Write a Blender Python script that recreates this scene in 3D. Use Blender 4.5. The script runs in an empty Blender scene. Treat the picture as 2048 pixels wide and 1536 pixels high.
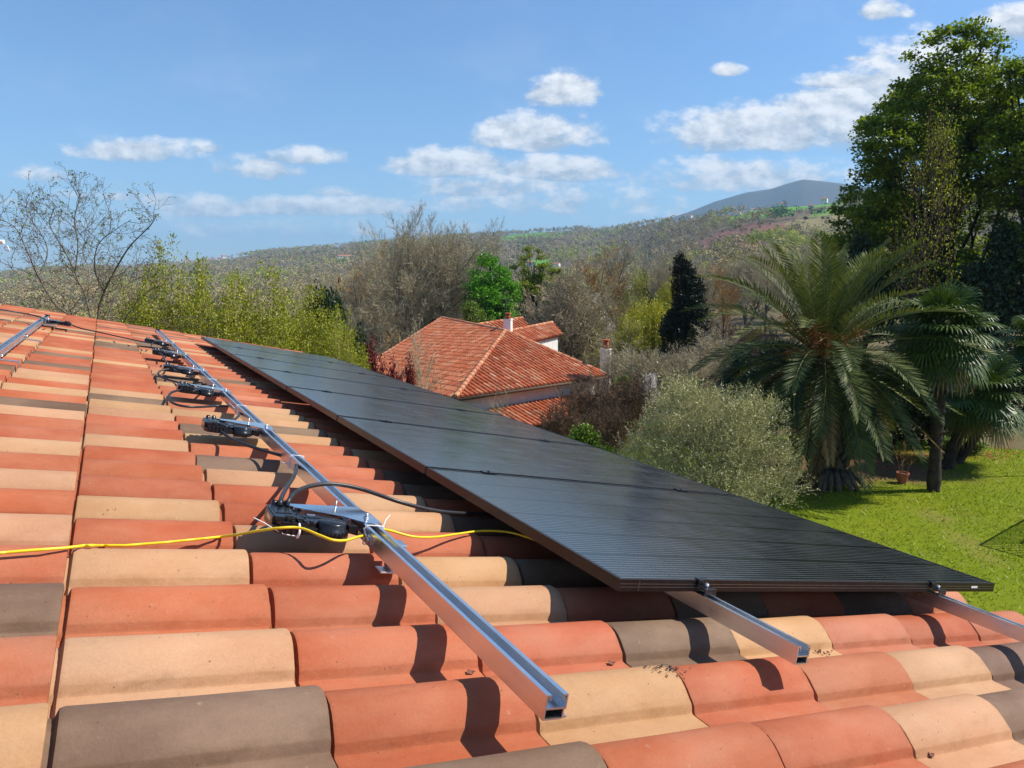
import bpy, math, random
import numpy as np
from mathutils import Vector, Matrix

# ------------------------------------------------------------------ camera, sky, sun, exposure
SC = bpy.context.scene
COL = SC.collection
R = math.radians
FPX = 1480.0                       # focal length in pixels of a 2048 px wide picture
PITCH, YAW, SLOPE = R(8.12), R(28.78), R(12.0)
SUN_EL, SUN_AZ = R(47.5), R(113.0)  # azimuth clockwise from +Y
SUN_STRENGTH, SKY_STRENGTH, EXPOSURE = 4.9, 0.112, 0.52

cam = bpy.data.cameras.new('camera')
cam.lens = FPX / 2048 * 36
cam.sensor_width = 36
cam.clip_start, cam.clip_end = 0.05, 30000
camo = bpy.data.objects.new('camera', cam)
COL.objects.link(camo)
camo.rotation_euler = (R(90) - PITCH, 0, -YAW)
SC.camera = camo
SC.view_settings.view_transform = 'Standard'
SC.view_settings.look = 'None'
SC.view_settings.exposure = EXPOSURE
SC.view_settings.gamma = 1
SC.cycles.max_bounces = 6
SC.cycles.transparent_max_bounces = 8
SC.cycles.volume_bounces = 0
SC.cycles.use_denoising = True

fw = np.array([math.sin(YAW) * math.cos(PITCH), math.cos(YAW) * math.cos(PITCH), -math.sin(PITCH)])
rt = np.array([math.cos(YAW), -math.sin(YAW), 0.0])
up = np.cross(rt, fw)
F0 = np.array([math.sin(YAW), math.cos(YAW), 0.0])     # horizontal heading of the view
NRM = np.array([math.sin(SLOPE), 0, math.cos(SLOPE)])  # roof normal
UDIR = np.array([math.cos(SLOPE), 0, -math.sin(SLOPE)])  # down the roof
VDIR = np.array([0.0, 1.0, 0.0])                       # along the ridge


def RP(u, v, h):
    """point on the roof: u down the slope, v along the ridge, h below the eye (perpendicular)"""
    return UDIR * u + VDIR * v - NRM * h


def ray(px, py):
    return fw * FPX + rt * (px - 1024) - up * (py - 768)


def P3(px, py, d):
    r = ray(px, py)
    return r * (d / float(r @ F0))


def UV(px, py, h):
    r = ray(px, py)
    P = r * (-h / float(r @ NRM))
    return float(P @ UDIR), float(P[1])


def RPX(px, py, h):
    u, v = UV(px, py, h)
    return RP(u, v, h)


sund = bpy.data.lights.new('sun', 'SUN')
sund.energy = SUN_STRENGTH
sund.angle = R(0.5)
sund.color = (1.0, 0.93, 0.82)
suno = bpy.data.objects.new('sun', sund)
COL.objects.link(suno)
sdir = Vector((math.sin(SUN_AZ) * math.cos(SUN_EL), math.cos(SUN_AZ) * math.cos(SUN_EL), math.sin(SUN_EL)))
suno.rotation_euler = sdir.to_track_quat('Z', 'Y').to_euler()
suno.location = (20, -8, 30)

W = bpy.data.worlds.new('World')
SC.world = W
W.use_nodes = True
WT = W.node_tree
for n in list(WT.nodes):
    WT.nodes.remove(n)


def build_world():
    N, L = WT.nodes, WT.links

    def m(op, a, b=None, c=None, clamp=False):
        n = N.new('ShaderNodeMath')
        n.operation = op
        n.use_clamp = clamp
        for i, x in enumerate((a, b, c)):
            if x is None:
                continue
            if isinstance(x, (int, float)):
                n.inputs[i].default_value = x
            else:
                L.new(x, n.inputs[i])
        return n.outputs[0]

    sky = N.new('ShaderNodeTexSky')
    sky.sky_type = 'NISHITA'
    sky.sun_disc = False
    sky.sun_elevation = SUN_EL
    sky.sun_rotation = SUN_AZ
    sky.altitude = 100
    sky.air_density = 1.15
    sky.dust_density = 0.15
    sky.ozone_density = 9.0
    skm = N.new('ShaderNodeVectorMath')
    skm.operation = 'SCALE'
    L.new(sky.outputs[0], skm.inputs[0])
    skm.inputs['Scale'].default_value = SKY_STRENGTH
    tc = N.new('ShaderNodeTexCoord')
    d = tc.outputs['Generated']

    def dot(vec):
        n = N.new('ShaderNodeVectorMath')
        n.operation = 'DOT_PRODUCT'
        L.new(d, n.inputs[0])
        n.inputs[1].default_value = vec
        return n.outputs['Value']
    f = m('MAXIMUM', dot(tuple(F0)), 0.05)
    p = m('DIVIDE', dot(tuple(rt)), f)
    q = m('DIVIDE', dot((0, 0, 1)), f)
    comb = N.new('ShaderNodeCombineXYZ')
    L.new(p, comb.inputs[0])
    L.new(m('MULTIPLY', q, 1.7), comb.inputs[1])

    def noise(scale, detail, rough, off=(0, 0, 0), dist=0.0):
        mp = N.new('ShaderNodeVectorMath')
        mp.operation = 'ADD'
        L.new(comb.outputs[0], mp.inputs[0])
        mp.inputs[1].default_value = off
        n = N.new('ShaderNodeTexNoise')
        n.inputs['Scale'].default_value = scale
        n.inputs['Detail'].default_value = detail
        n.inputs['Roughness'].default_value = rough
        n.inputs['Distortion'].default_value = dist
        L.new(mp.outputs[0], n.inputs['Vector'])
        return n.outputs[0]
    n1 = noise(21, 10, 0.62)
    n2 = noise(21, 10, 0.62, (-0.010, -0.016, 0))
    n3 = noise(5, 4, 0.55, (3.1, 1.7, 0))
    # each cloud: centre px, flat base py, top py, half width px, weight
    clouds = [(1128, 214, 144, 62, .95), (1068, 300, 232, 112, 1.0), (905, 355, 298, 112, 1.0), (1105, 362, 312, 115, .9),
              (985, 395, 335, 150, .62), (262, 322, 276, 112, .85), (405, 304, 284, 40, .35), (598, 330, 296, 85, .8), (520, 356, 310, 75, .75),
              (75, 364, 332, 48, .6), (425, 436, 394, 100, .8), (640, 430, 394, 200, 1.0), (340, 412, 386, 50, .7), (668, 393, 374, 42, .55),
              (200, 400, 382, 80, .4), (1455, 152, 126, 28, .8), (1520, 300, 215, 180, 1.05), (1720, 290, 165, 170, 1.1), (1850, 260, 85, 150, 1.1),
              (1700, 180, 145, 95, .9), (1500, 385, 318, 170, .72), (1365, 275, 255, 30, .5), (1770, 38, 2, 45, .8), (2030, 72, 10, 70, 1.0),
              (1620, 372, 340, 120, .55), (1080, 425, 372, 230, .42), (600, 475, 440, 300, .35), (1500, 460, 400, 260, .3),
              (250, 470, 430, 160, .3), (2300, 300, 120, 200, 1.0), (-260, 330, 250, 150, .9), (-150, 420, 390, 160, .6), (1160, 240, 220, 16, .4), (1720, 122, 112, 30, .55), (2480, 160, 40, 140, .9)]
    dens = None
    vert = None
    for cx, by, ty, hw, wgt in clouds:
        c = ray(cx, by - 0.36 * (by - ty))
        a, b = ray(cx, by), ray(cx, ty)
        fc = float(c @ F0)
        pc, qc = float(c @ rt) / fc, float(c[2]) / fc
        qb, qt = a[2] / float(a @ F0), b[2] / float(b @ F0)
        hwid = hw / FPX * 1.28
        dx = m('DIVIDE', m('SUBTRACT', p, pc), hwid)
        dq = m('SUBTRACT', q, qc)
        upq = m('DIVIDE', m('MAXIMUM', dq, 0.0), (qt - qc) * 1.3)
        dnq = m('DIVIDE', m('MINIMUM', dq, 0.0), (qc - qb) * 1.3)
        e = m('ADD', m('MULTIPLY', dx, dx), m('ADD', m('MULTIPLY', upq, upq), m('MULTIPLY', dnq, dnq)))
        den = m('MULTIPLY', m('SUBTRACT', 1.0, e), wgt)
        den = m('MAXIMUM', den, -1.5)
        ve = m('MULTIPLY', m('SUBTRACT', upq, m('MULTIPLY', dnq, dnq)), 1.0)
        if dens is None:
            dens, vert = den, ve
        else:
            gt = m('GREATER_THAN', den, dens)
            mixv = N.new('ShaderNodeMix')
            mixv.data_type = 'FLOAT'
            L.new(gt, mixv.inputs[0])
            L.new(vert, mixv.inputs[2])
            L.new(ve, mixv.inputs[3])
            vert = mixv.outputs[0]
            dens = m('SMOOTH_MAX', dens, den, 0.12)
    nn = m('MULTIPLY', m('SUBTRACT', n1, 0.5), 3.2)
    tot = m('ADD', m('MULTIPLY', dens, 1.35), nn)
    mr = N.new('ShaderNodeMapRange')
    mr.interpolation_type = 'SMOOTHSTEP'
    L.new(tot, mr.inputs[0])
    mr.inputs[1].default_value = -0.08
    mr.inputs[2].default_value = 0.95
    mr.inputs[3].default_value = 0.0
    mr.inputs[4].default_value = 0.92
    # soft, thin wisps high up on the left
    wis = N.new('ShaderNodeMapRange')
    wis.interpolation_type = 'SMOOTHSTEP'
    L.new(n3, wis.inputs[0])
    wis.inputs[1].default_value = 0.45
    wis.inputs[2].default_value = 0.8
    wis.inputs[4].default_value = 0.09
    mask = m('MAXIMUM', mr.outputs[0], wis.outputs[0])
    light = m('ADD', m('MULTIPLY', m('SUBTRACT', n1, n2), 3.0), m('MULTIPLY', vert, 0.62))
    lr = N.new('ShaderNodeMapRange')
    L.new(light, lr.inputs[0])
    lr.inputs[1].default_value = -0.45
    lr.inputs[2].default_value = 0.55
    cr = N.new('ShaderNodeMix')
    cr.data_type = 'RGBA'
    L.new(lr.outputs[0], cr.inputs[0])
    cr.inputs[6].default_value = (0.36, 0.405, 0.46, 1)
    cr.inputs[7].default_value = (0.80, 0.79, 0.78, 1)
    mx = N.new('ShaderNodeMix')
    mx.data_type = 'RGBA'
    L.new(mask, mx.inputs[0])
    L.new(skm.outputs[0], mx.inputs[6])
    L.new(cr.outputs[2], mx.inputs[7])
    bg = N.new('ShaderNodeBackground')
    L.new(mx.outputs[2], bg.inputs[0])
    bg.inputs[1].default_value = 1.0
    out = N.new('ShaderNodeOutputWorld')
    L.new(bg.outputs[0], out.inputs[0])


build_world()

# ------------------------------------------------------------------ helpers
rng = random.Random(7)
nrg = np.random.default_rng(7)


def tag(o, label=None, cat=None, group=None, kind=None):
    if label:
        o['label'] = label
    if cat:
        o['category'] = cat
    if group:
        o['group'] = group
    if kind:
        o['kind'] = kind
    return o


def empty(name, loc=(0, 0, 0), rz=0.0):
    o = bpy.data.objects.new(name, None)
    COL.objects.link(o)
    o.location = loc
    o.rotation_euler = (0, 0, rz)
    return o


def link_mesh(name, me, mat, parent=None, loc=None):
    if mat is not None:
        me.materials.append(mat)
    o = bpy.data.objects.new(name, me)
    COL.objects.link(o)
    if parent is not None:
        o.parent = parent
    if loc is not None:
        o.location = loc
    return o


def np_obj(name, V, F, mat, parent=None, tint=None, col=None, smooth=False, loc=None):
    """V (n,3); F (m,k) all faces with the same k"""
    V = np.asarray(V, dtype=np.float32)
    F = np.asarray(F, dtype=np.int32)
    me = bpy.data.meshes.new(name)
    k = F.shape[1]
    me.vertices.add(len(V))
    me.vertices.foreach_set('co', V.ravel())
    me.loops.add(F.size)
    me.loops.foreach_set('vertex_index', F.ravel())
    me.polygons.add(len(F))
    me.polygons.foreach_set('loop_start', np.arange(0, F.size, k, dtype=np.int32))
    me.polygons.foreach_set('loop_total', np.full(len(F), k, dtype=np.int32))
    me.polygons.foreach_set('use_smooth', np.full(len(F), smooth, dtype=bool))
    if tint is not None:
        a = me.attributes.new('tint', 'FLOAT', 'FACE')
        a.data.foreach_set('value', np.asarray(tint, dtype=np.float32))
    if col is not None:
        col = np.asarray(col, dtype=np.float32)
        if col.shape[1] == 3:
            col = np.concatenate([col, np.ones((len(col), 1), np.float32)], 1)
        dom = 'FACE' if len(col) == len(F) else 'POINT'
        a = me.attributes.new('col', 'FLOAT_COLOR', dom)
        a.data.foreach_set('color', col.ravel())
    me.update(calc_edges=True)
    me.validate()
    return link_mesh(name, me, mat, parent, loc)


class MB:
    """collects boxes, prisms and tubes into one mesh"""

    def __init__(s):
        s.v, s.f, s.t, s.sm = [], [], [], []

    def add(s, verts, faces, tint=0.5, smooth=False):
        b = len(s.v)
        s.v += [tuple(map(float, p)) for p in verts]
        s.f += [tuple(b + i for i in f) for f in faces]
        s.t += [tint] * len(faces)
        s.sm += [smooth] * len(faces)
        return s

    def hexa(s, lo, hi, fn=None, tint=0.5):
        c = [(x, y, z) for z in (lo[2], hi[2]) for y in (lo[1], hi[1]) for x in (lo[0], hi[0])]
        if fn:
            c = [fn(*p) for p in c]
        return s.add(c, [(0, 2, 3, 1), (4, 5, 7, 6), (0, 1, 5, 4), (2, 6, 7, 3), (0, 4, 6, 2), (1, 3, 7, 5)], tint)

    def prism(s, poly, z0, z1, fn=None, tint=0.5):
        n = len(poly)
        c = [(x, y, z0) for x, y in poly] + [(x, y, z1) for x, y in poly]
        if fn:
            c = [fn(*p) for p in c]
        fs = [tuple(range(n - 1, -1, -1)), tuple(range(n, 2 * n))] + [(i, (i + 1) % n, n + (i + 1) % n, n + i) for i in range(n)]
        return s.add(c, fs, tint)

    def tube(s, pts, r, k=6, tint=0.5, caps=True, smooth=True):
        pts = [np.asarray(p, float) for p in pts]
        n = len(pts)
        rr = r if hasattr(r, '__len__') else [r] * n
        vs, fs = [], []
        prev = None
        for i, p in enumerate(pts):
            t = pts[min(i + 1, n - 1)] - pts[max(i - 1, 0)]
            t = t / (np.linalg.norm(t) + 1e-9)
            if prev is None:
                a = np.array([0, 0, 1.0]) if abs(t[2]) < .9 else np.array([1.0, 0, 0])
                x = np.cross(a, t)
            else:
                x = prev - t * (prev @ t)
            x = x / (np.linalg.norm(x) + 1e-9)
            prev = x
            y = np.cross(t, x)
            for j in range(k):
                an = 2 * math.pi * j / k
                vs.append(p + (x * math.cos(an) + y * math.sin(an)) * rr[i])
        for i in range(n - 1):
            for j in range(k):
                fs.append((i * k + j, i * k + (j + 1) % k, (i + 1) * k + (j + 1) % k, (i + 1) * k + j))
        s.add(vs, fs, tint, smooth)
        if caps:
            b = len(s.v) - len(vs)
            s.f.append(tuple(b + j for j in range(k - 1, -1, -1)))
            s.f.append(tuple(b + (n - 1) * k + j for j in range(k)))
            s.t += [tint] * 2
            s.sm += [False] * 2
        return s

    def build(s, name, mat, parent=None, loc=None, bevel=0):
        me = bpy.data.meshes.new(name)
        me.from_pydata(s.v, [], s.f)
        a = me.attributes.new('tint', 'FLOAT', 'FACE')
        a.data.foreach_set('value', np.asarray(s.t, dtype=np.float32))
        me.polygons.foreach_set('use_smooth', np.asarray(s.sm, dtype=bool))
        me.update()
        o = link_mesh(name, me, mat, parent, loc)
        if bevel:
            b = o.modifiers.new('bevel', 'BEVEL')
            b.width = bevel
            b.segments = 2
            b.limit_method = 'ANGLE'
        return o


def smooth_path(pts, n=8):
    P = [np.asarray(p, float) for p in pts]
    P = [2 * P[0] - P[1]] + P + [2 * P[-1] - P[-2]]
    out = []
    for i in range(1, len(P) - 2):
        a, b, c, d = P[i - 1:i + 3]
        for t in np.linspace(0, 1, n, endpoint=False):
            out.append(.5 * (2 * b + (c - a) * t + (2 * a - 5 * b + 4 * c - d) * t * t + (3 * b - a - 3 * c + d) * t ** 3))
    out.append(P[-2])
    return out


def copy_thing(root, loc, rz=None, scale=None, label=None, group=None):
    r = root.copy()
    COL.objects.link(r)
    r.location = loc
    if rz is not None:
        r.rotation_euler = (0, 0, rz)
    if scale is not None:
        r.scale = scale
    if label:
        r['label'] = label
    if group:
        r['group'] = group
    for ch in list(root.children):
        c = ch.copy()
        COL.objects.link(c)
        c.parent = r
        for g in list(ch.children):
            k = g.copy()
            COL.objects.link(k)
            k.parent = c
    return r


# ------------------------------------------------------------------ materials
def new_mat(name):
    mt = bpy.data.materials.new(name)
    mt.use_nodes = True
    nt = mt.node_tree
    b = nt.nodes['Principled BSDF']
    return mt, nt, b


def nd(nt, typ, **kw):
    n = nt.nodes.new(typ)
    for k, v in kw.items():
        setattr(n, k, v)
    return n


def noise_node(nt, scale, detail=4, rough=.55, vec=None, dist=0.0):
    n = nd(nt, 'ShaderNodeTexNoise')
    n.inputs['Scale'].default_value = scale
    n.inputs['Detail'].default_value = detail
    n.inputs['Roughness'].default_value = rough
    n.inputs['Distortion'].default_value = dist
    if vec is None:
        tc = nd(nt, 'ShaderNodeTexCoord')
        vec = tc.outputs['Object']
    nt.links.new(vec, n.inputs['Vector'])
    return n


def mixc(nt, fac, a, b, blend='MIX'):
    n = nd(nt, 'ShaderNodeMix', data_type='RGBA', blend_type=blend)
    for i, x in ((0, fac), (6, a), (7, b)):
        if isinstance(x, (int, float)):
            n.inputs[i].default_value = x
        elif isinstance(x, tuple):
            n.inputs[i].default_value = (*x, 1) if len(x) == 3 else x
        else:
            nt.links.new(x, n.inputs[i])
    return n.outputs[2]


def ramp(nt, fac, lo, hi, a=0.0, b=1.0):
    n = nd(nt, 'ShaderNodeMapRange')
    nt.links.new(fac, n.inputs[0])
    n.inputs[1].default_value, n.inputs[2].default_value = lo, hi
    n.inputs[3].default_value, n.inputs[4].default_value = a, b
    return n.outputs[0]


def attr(nt, name, fac=True):
    n = nd(nt, 'ShaderNodeAttribute', attribute_name=name)
    return n.outputs['Fac'] if fac else n.outputs['Color']


def bump(nt, b, h, strength, dist):
    n = nd(nt, 'ShaderNodeBump')
    n.inputs['Strength'].default_value = strength
    n.inputs['Distance'].default_value = dist
    nt.links.new(h, n.inputs['Height'])
    nt.links.new(n.outputs[0], b.inputs['Normal'])


def plain(name, c, rough=.5, metal=0.0, var=0.12, nscale=30, bmp=0.0, spec=.5):
    mt, nt, b = new_mat(name)
    n = noise_node(nt, nscale, 5, .6)
    lo = tuple(x * (1 - var) for x in c)
    hi = tuple(min(1, x * (1 + var)) for x in c)
    nt.links.new(mixc(nt, ramp(nt, n.outputs[0], .3, .7), lo, hi), b.inputs['Base Color'])
    b.inputs['Metallic'].default_value = metal
    b.inputs['Specular IOR Level'].default_value = spec
    nt.links.new(ramp(nt, n.outputs[0], .3, .7, rough * .85, min(1, rough * 1.15)), b.inputs['Roughness'])
    if bmp:
        bump(nt, b, n.outputs[0], bmp, .004)
    return mt


def foliage(name, dark, light, trans=.3, rough=.5, spec=.35, ns=.0):
    """two leaf colours picked by each leaf's own random tint"""
    mt, nt, b = new_mat(name)
    c = mixc(nt, attr(nt, 'tint'), dark, light)
    nt.links.new(c, b.inputs['Base Color'])
    b.inputs['Roughness'].default_value = rough
    b.inputs['Specular IOR Level'].default_value = spec
    if trans > 0:
        t = nd(nt, 'ShaderNodeBsdfTranslucent')
        tc = mixc(nt, 1.0, c, (1.0, 1.0, .55), 'MULTIPLY')
        nt.links.new(tc, t.inputs[0])
        mx = nd(nt, 'ShaderNodeMixShader')
        mx.inputs[0].default_value = trans
        nt.links.new(b.outputs[0], mx.inputs[1])
        nt.links.new(t.outputs[0], mx.inputs[2])
        nt.links.new(mx.outputs[0], nt.nodes['Material Output'].inputs[0])
    return mt


def bark(name, a, c, scale=6):
    mt, nt, b = new_mat(name)
    n = noise_node(nt, scale, 6, .65)
    nt.links.new(mixc(nt, ramp(nt, n.outputs[0], .35, .65), a, c), b.inputs['Base Color'])
    b.inputs['Roughness'].default_value = .9
    b.inputs['Specular IOR Level'].default_value = .15
    bump(nt, b, n.outputs[0], .6, .02)
    return mt


def tile_mat():
    mt, nt, b = new_mat('roof_tile_clay')
    base = attr(nt, 'col', False)
    tc = nd(nt, 'ShaderNodeTexCoord')
    mp = nd(nt, 'ShaderNodeMapping')
    mp.inputs['Scale'].default_value = (.5, 1, 1)
    nt.links.new(tc.outputs['Object'], mp.inputs[0])
    big = noise_node(nt, 7, 5, .6, mp.outputs[0])
    fine = noise_node(nt, 260, 3, .7)
    med = noise_node(nt, 55, 4, .65)
    c = mixc(nt, ramp(nt, big.outputs[0], .35, .72, 0, .55), base, mixc(nt, .55, base, (.40, .27, .18)))
    c = mixc(nt, ramp(nt, big.outputs[0], .58, .30, 0, .5), c, mixc(nt, 1.0, base, (.70, .58, .52), 'MULTIPLY'))
    wide = noise_node(nt, 2.6, 5, .65)
    c = mixc(nt, ramp(nt, wide.outputs[0], .45, .7, 0, .28), c, mixc(nt, 1.0, c, (.72, .70, .72), 'MULTIPLY'))
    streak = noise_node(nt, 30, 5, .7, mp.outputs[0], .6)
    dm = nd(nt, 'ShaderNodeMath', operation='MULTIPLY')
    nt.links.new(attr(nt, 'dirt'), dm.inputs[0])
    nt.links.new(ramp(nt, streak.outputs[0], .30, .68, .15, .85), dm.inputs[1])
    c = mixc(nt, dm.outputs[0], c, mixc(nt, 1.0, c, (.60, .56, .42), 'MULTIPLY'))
    c = mixc(nt, ramp(nt, streak.outputs[0], .60, .80, 0, .35), c, mixc(nt, 1.0, c, (.66, .58, .52), 'MULTIPLY'))
    c = mixc(nt, ramp(nt, fine.outputs[0], .35, .7, .0, .26), c, mixc(nt, 1.0, c, (.60, .54, .48), 'MULTIPLY'))
    # pale rubbed scuffs and dark specks
    c = mixc(nt, ramp(nt, med.outputs[0], .66, .78, 0, .35), c, (.50, .38, .30))
    vo = nd(nt, 'ShaderNodeTexVoronoi')
    vo.inputs['Scale'].default_value = 34
    nt.links.new(tc.outputs['Object'], vo.inputs['Vector'])
    c = mixc(nt, ramp(nt, vo.outputs['Distance'], .075, .045, 0, .75), c, (.10, .06, .045))
    nt.links.new(c, b.inputs['Base Color'])
    b.inputs['Roughness'].default_value = .72
    b.inputs['Specular IOR Level'].default_value = .28
    h = nd(nt, 'ShaderNodeMath', operation='MULTIPLY_ADD')
    nt.links.new(fine.outputs[0], h.inputs[0])
    h.inputs[1].default_value = .25
    nt.links.new(med.outputs[0], h.inputs[2])
    bump(nt, b, h.outputs[0], .34, .003)
    return mt


def metal(name, c, rough, aniso=0, streak=(1, .02, 1)):
    mt, nt, b = new_mat(name)
    tc = nd(nt, 'ShaderNodeTexCoord')
    mp = nd(nt, 'ShaderNodeMapping')
    mp.inputs['Scale'].default_value = streak
    nt.links.new(tc.outputs['Object'], mp.inputs[0])
    n = noise_node(nt, 320, 4, .6, mp.outputs[0])
    n2 = noise_node(nt, 9, 4, .6)
    nt.links.new(mixc(nt, ramp(nt, n.outputs[0], .3, .7), tuple(x * .93 for x in c), c), b.inputs['Base Color'])
    b.inputs['Metallic'].default_value = 1
    nt.links.new(ramp(nt, n2.outputs[0], .3, .7, rough * .75, rough * 1.3), b.inputs['Roughness'])
    bump(nt, b, n.outputs[0], .02, .001)
    return mt


def glass_mat():
    """dark cells under anti-reflective glass, fine silver fingers and a few dry streaks"""
    mt, nt, b = new_mat('solar_cells')
    tc = nd(nt, 'ShaderNodeTexCoord')
    sp = nd(nt, 'ShaderNodeSeparateXYZ')
    nt.links.new(tc.outputs['Object'], sp.inputs[0])

    def line(src, pitch, width):
        a = nd(nt, 'ShaderNodeMath', operation='PINGPONG')
        nt.links.new(src, a.inputs[0])
        a.inputs[1].default_value = pitch / 2
        c = nd(nt, 'ShaderNodeMath', operation='LESS_THAN')
        nt.links.new(a.outputs[0], c.inputs[0])
        c.inputs[1].default_value = width / 2
        return c.outputs[0]
    busb = line(sp.outputs[1], .0175, .0022)
    gap = line(sp.outputs[0], .0915, .003)
    gap2 = line(sp.outputs[1], .1925, .004)
    big = noise_node(nt, 3.0, 4, .6)
    c = mixc(nt, ramp(nt, big.outputs[0], .3, .7), (.003, .004, .006), (.006, .007, .009))
    c = mixc(nt, busb, c, (.15, .165, .19))
    c = mixc(nt, gap, c, (.004, .004, .005))
    c = mixc(nt, gap2, c, (.004, .004, .005))
    mp = nd(nt, 'ShaderNodeMapping')
    mp.inputs['Scale'].default_value = (2.2, 26, 1)
    mp.inputs['Rotation'].default_value = (0, 0, .16)
    nt.links.new(tc.outputs['Object'], mp.inputs[0])
    st = noise_node(nt, 2.2, 5, .7, mp.outputs[0], .4)
    c = mixc(nt, ramp(nt, st.outputs[0], .70, .82, 0, .22), c, (.22, .21, .20))
    dust = noise_node(nt, 5, 6, .7)
    c = mixc(nt, ramp(nt, dust.outputs[0], .45, .8, .0, .05), c, (.35, .33, .30))
    nt.links.new(c, b.inputs['Base Color'])
    b.inputs['Roughness'].default_value = .3
    b.inputs['Specular IOR Level'].default_value = .72
    nt.links.new(ramp(nt, dust.outputs[0], .3, .75, .13, .23), b.inputs['Roughness'])
    wv = noise_node(nt, 420, 2, .5)
    bump(nt, b, wv.outputs[0], .012, .001)
    return mt


M = {}
M['tile'] = tile_mat()
M['alu'] = metal('brushed_aluminium', (.74, .76, .79), .31)
M['steel'] = metal('zinc_steel', (.62, .63, .64), .38, streak=(1, 1, 1))
M['plate'] = metal('bracket_steel', (.70, .73, .78), .16, streak=(1, 1, 1))
M['frame_line'] = plain('frame_edge_highlight', (.20, .165, .14), .35, .7, .2, 60)  # lighter tone paints in the edge highlight and bright groove lines
M['frame'] = plain('black_anodised', (.030, .024, .022), .38, .6, .3, 60)
M['glass'] = glass_mat()
M['plastic'] = plain('black_plastic', (.014, .014, .016), .24, 0, .3, 90, .1)
M['rubber'] = plain('black_cable_sheath', (.020, .020, .022), .42, 0, .3, 60)
M['yellow'] = plain('yellow_sheath', (.80, .60, .012), .38, 0, .06, 12)
M['white_plastic'] = plain('white_nylon', (.78, .78, .76), .4, 0, .04)
M['sticker'] = plain('white_sticker', (.8, .8, .78), .5, 0, .03)
M['bark'] = bark('grey_bark', (.07, .055, .04), (.17, .14, .105))
M['bark_dark'] = bark('dark_bark', (.030, .024, .018), (.075, .058, .042))
M['bark_pale'] = bark('pale_bark', (.13, .11, .075), (.26, .22, .155))
M['twig'] = foliage('twigs', (.27, .23, .14), (.54, .46, .30), 0, .9, .1)
M['twig_ochre'] = foliage('ochre_twigs', (.28, .17, .065), (.50, .33, .14), 0, .9, .1)
M['twig_brown'] = foliage('brown_twigs', (.09, .058, .038), (.24, .155, .095), 0, .9, .1)
M['leaf_spring'] = foliage('spring_leaves', (.14, .165, .008), (.44, .44, .022), .3)
M['leaf_yellow'] = foliage('yellow_green_leaves', (.10, .15, .008), (.30, .35, .02), .35)
M['leaf_bright'] = foliage('bright_leaves', (.07, .22, .008), (.20, .50, .02), .35)
M['leaf_mid'] = foliage('mid_leaves', (.06, .12, .012), (.19, .29, .025), .3)
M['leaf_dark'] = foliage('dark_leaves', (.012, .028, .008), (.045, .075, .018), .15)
M['leaf_oak'] = foliage('oak_leaves', (.055, .115, .008), (.29, .37, .018), .45, .45)
M['leaf_olive'] = foliage('olive_leaves', (.25, .245, .095), (.58, .55, .29), .15, .5)
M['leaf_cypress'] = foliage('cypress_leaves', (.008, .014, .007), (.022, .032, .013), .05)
M['leaf_willow'] = foliage('willow_leaves', (.24, .24, .015), (.50, .47, .035), .3)
M['leaf_red'] = foliage('red_leaves', (.10, .012, .014), (.24, .03, .035), .25)
M['leaf_palm'] = foliage('palm_leaflets', (.020, .044, .012), (.180, .200, .055), .12, .55, .16)
M['leaf_fan'] = foliage('fan_leaves', (.022, .055, .010), (.135, .195, .03), .15, .45, .3)
M['dry_palm'] = foliage('dry_fronds', (.16, .095, .035), (.38, .26, .11), .15, .7)
M['orange_stalk'] = foliage('orange_stalks', (.30, .09, .015), (.48, .19, .04), .1, .6)
M['blossom'] = foliage('white_blossom', (.45, .42, .42), (.8, .76, .76), .2)
M['grass'] = foliage('grass_blades', (.135, .20, .006), (.42, .49, .03), .3)
M['wall'] = plain('white_render', (.74, .72, .68), .85, 0, .07, 3, .15)
M['wall_far'] = plain('pale_render', (.78, .75, .70), .85, 0, .05, .3)
M['roof_far'] = plain('far_red_roof', (.36, .14, .08), .85, 0, .2, .8)
M['window'] = plain('dark_window', (.05, .06, .07), .2, 0, .2, 2)
M['zinc'] = plain('grey_gutter', (.045, .052, .062), .5, .3, .2, 8)
M['wood'] = plain('brown_timber', (.10, .06, .035), .8, 0, .3, 10)
M['pot'] = plain('terracotta_pot', (.36, .10, .05), .75, 0, .12, 14)
M['soil'] = plain('potting_soil', (.05, .035, .022), .95, 0, .3, 40)
M['petal'] = foliage('red_petals', (.42, .018, .03), (.60, .04, .06), .2)
M['dry_leaf'] = plain('dry_leaf', (.16, .055, .03), .8, 0, .4, 60)
M['lichen'] = plain('black_lichen', (.018, .014, .012), .95, 0, .3, 80)
M['iron'] = plain('dark_iron', (.03, .03, .03), .5, .4, .2)
M['corten'] = plain('rust', (.16, .07, .04), .8, 0, .3)


def canal_mat():
    mt, nt, b = new_mat('old_canal_tile')
    n = noise_node(nt, 1.3, 6, .65)
    n2 = noise_node(nt, 9, 4, .7)
    r = nd(nt, 'ShaderNodeValToRGB')
    nt.links.new(attr(nt, 'tint'), r.inputs[0])
    r.color_ramp.elements[0].color = (.22, .05, .022, 1)
    r.color_ramp.elements[1].color = (.62, .36, .21, 1)
    e = r.color_ramp.elements.new(.5)
    e.color = (.48, .125, .05, 1)
    c = mixc(nt, ramp(nt, n.outputs[0], .45, .75, 0, .4), r.outputs[0], (.30, .19, .12))
    c = mixc(nt, ramp(nt, n2.outputs[0], .50, .72, 0, .65), c, (.09, .055, .035))
    nt.links.new(c, b.inputs['Base Color'])
    b.inputs['Roughness'].default_value = .88
    b.inputs['Specular IOR Level'].default_value = .2
    return mt


M['canal'] = canal_mat()


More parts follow.
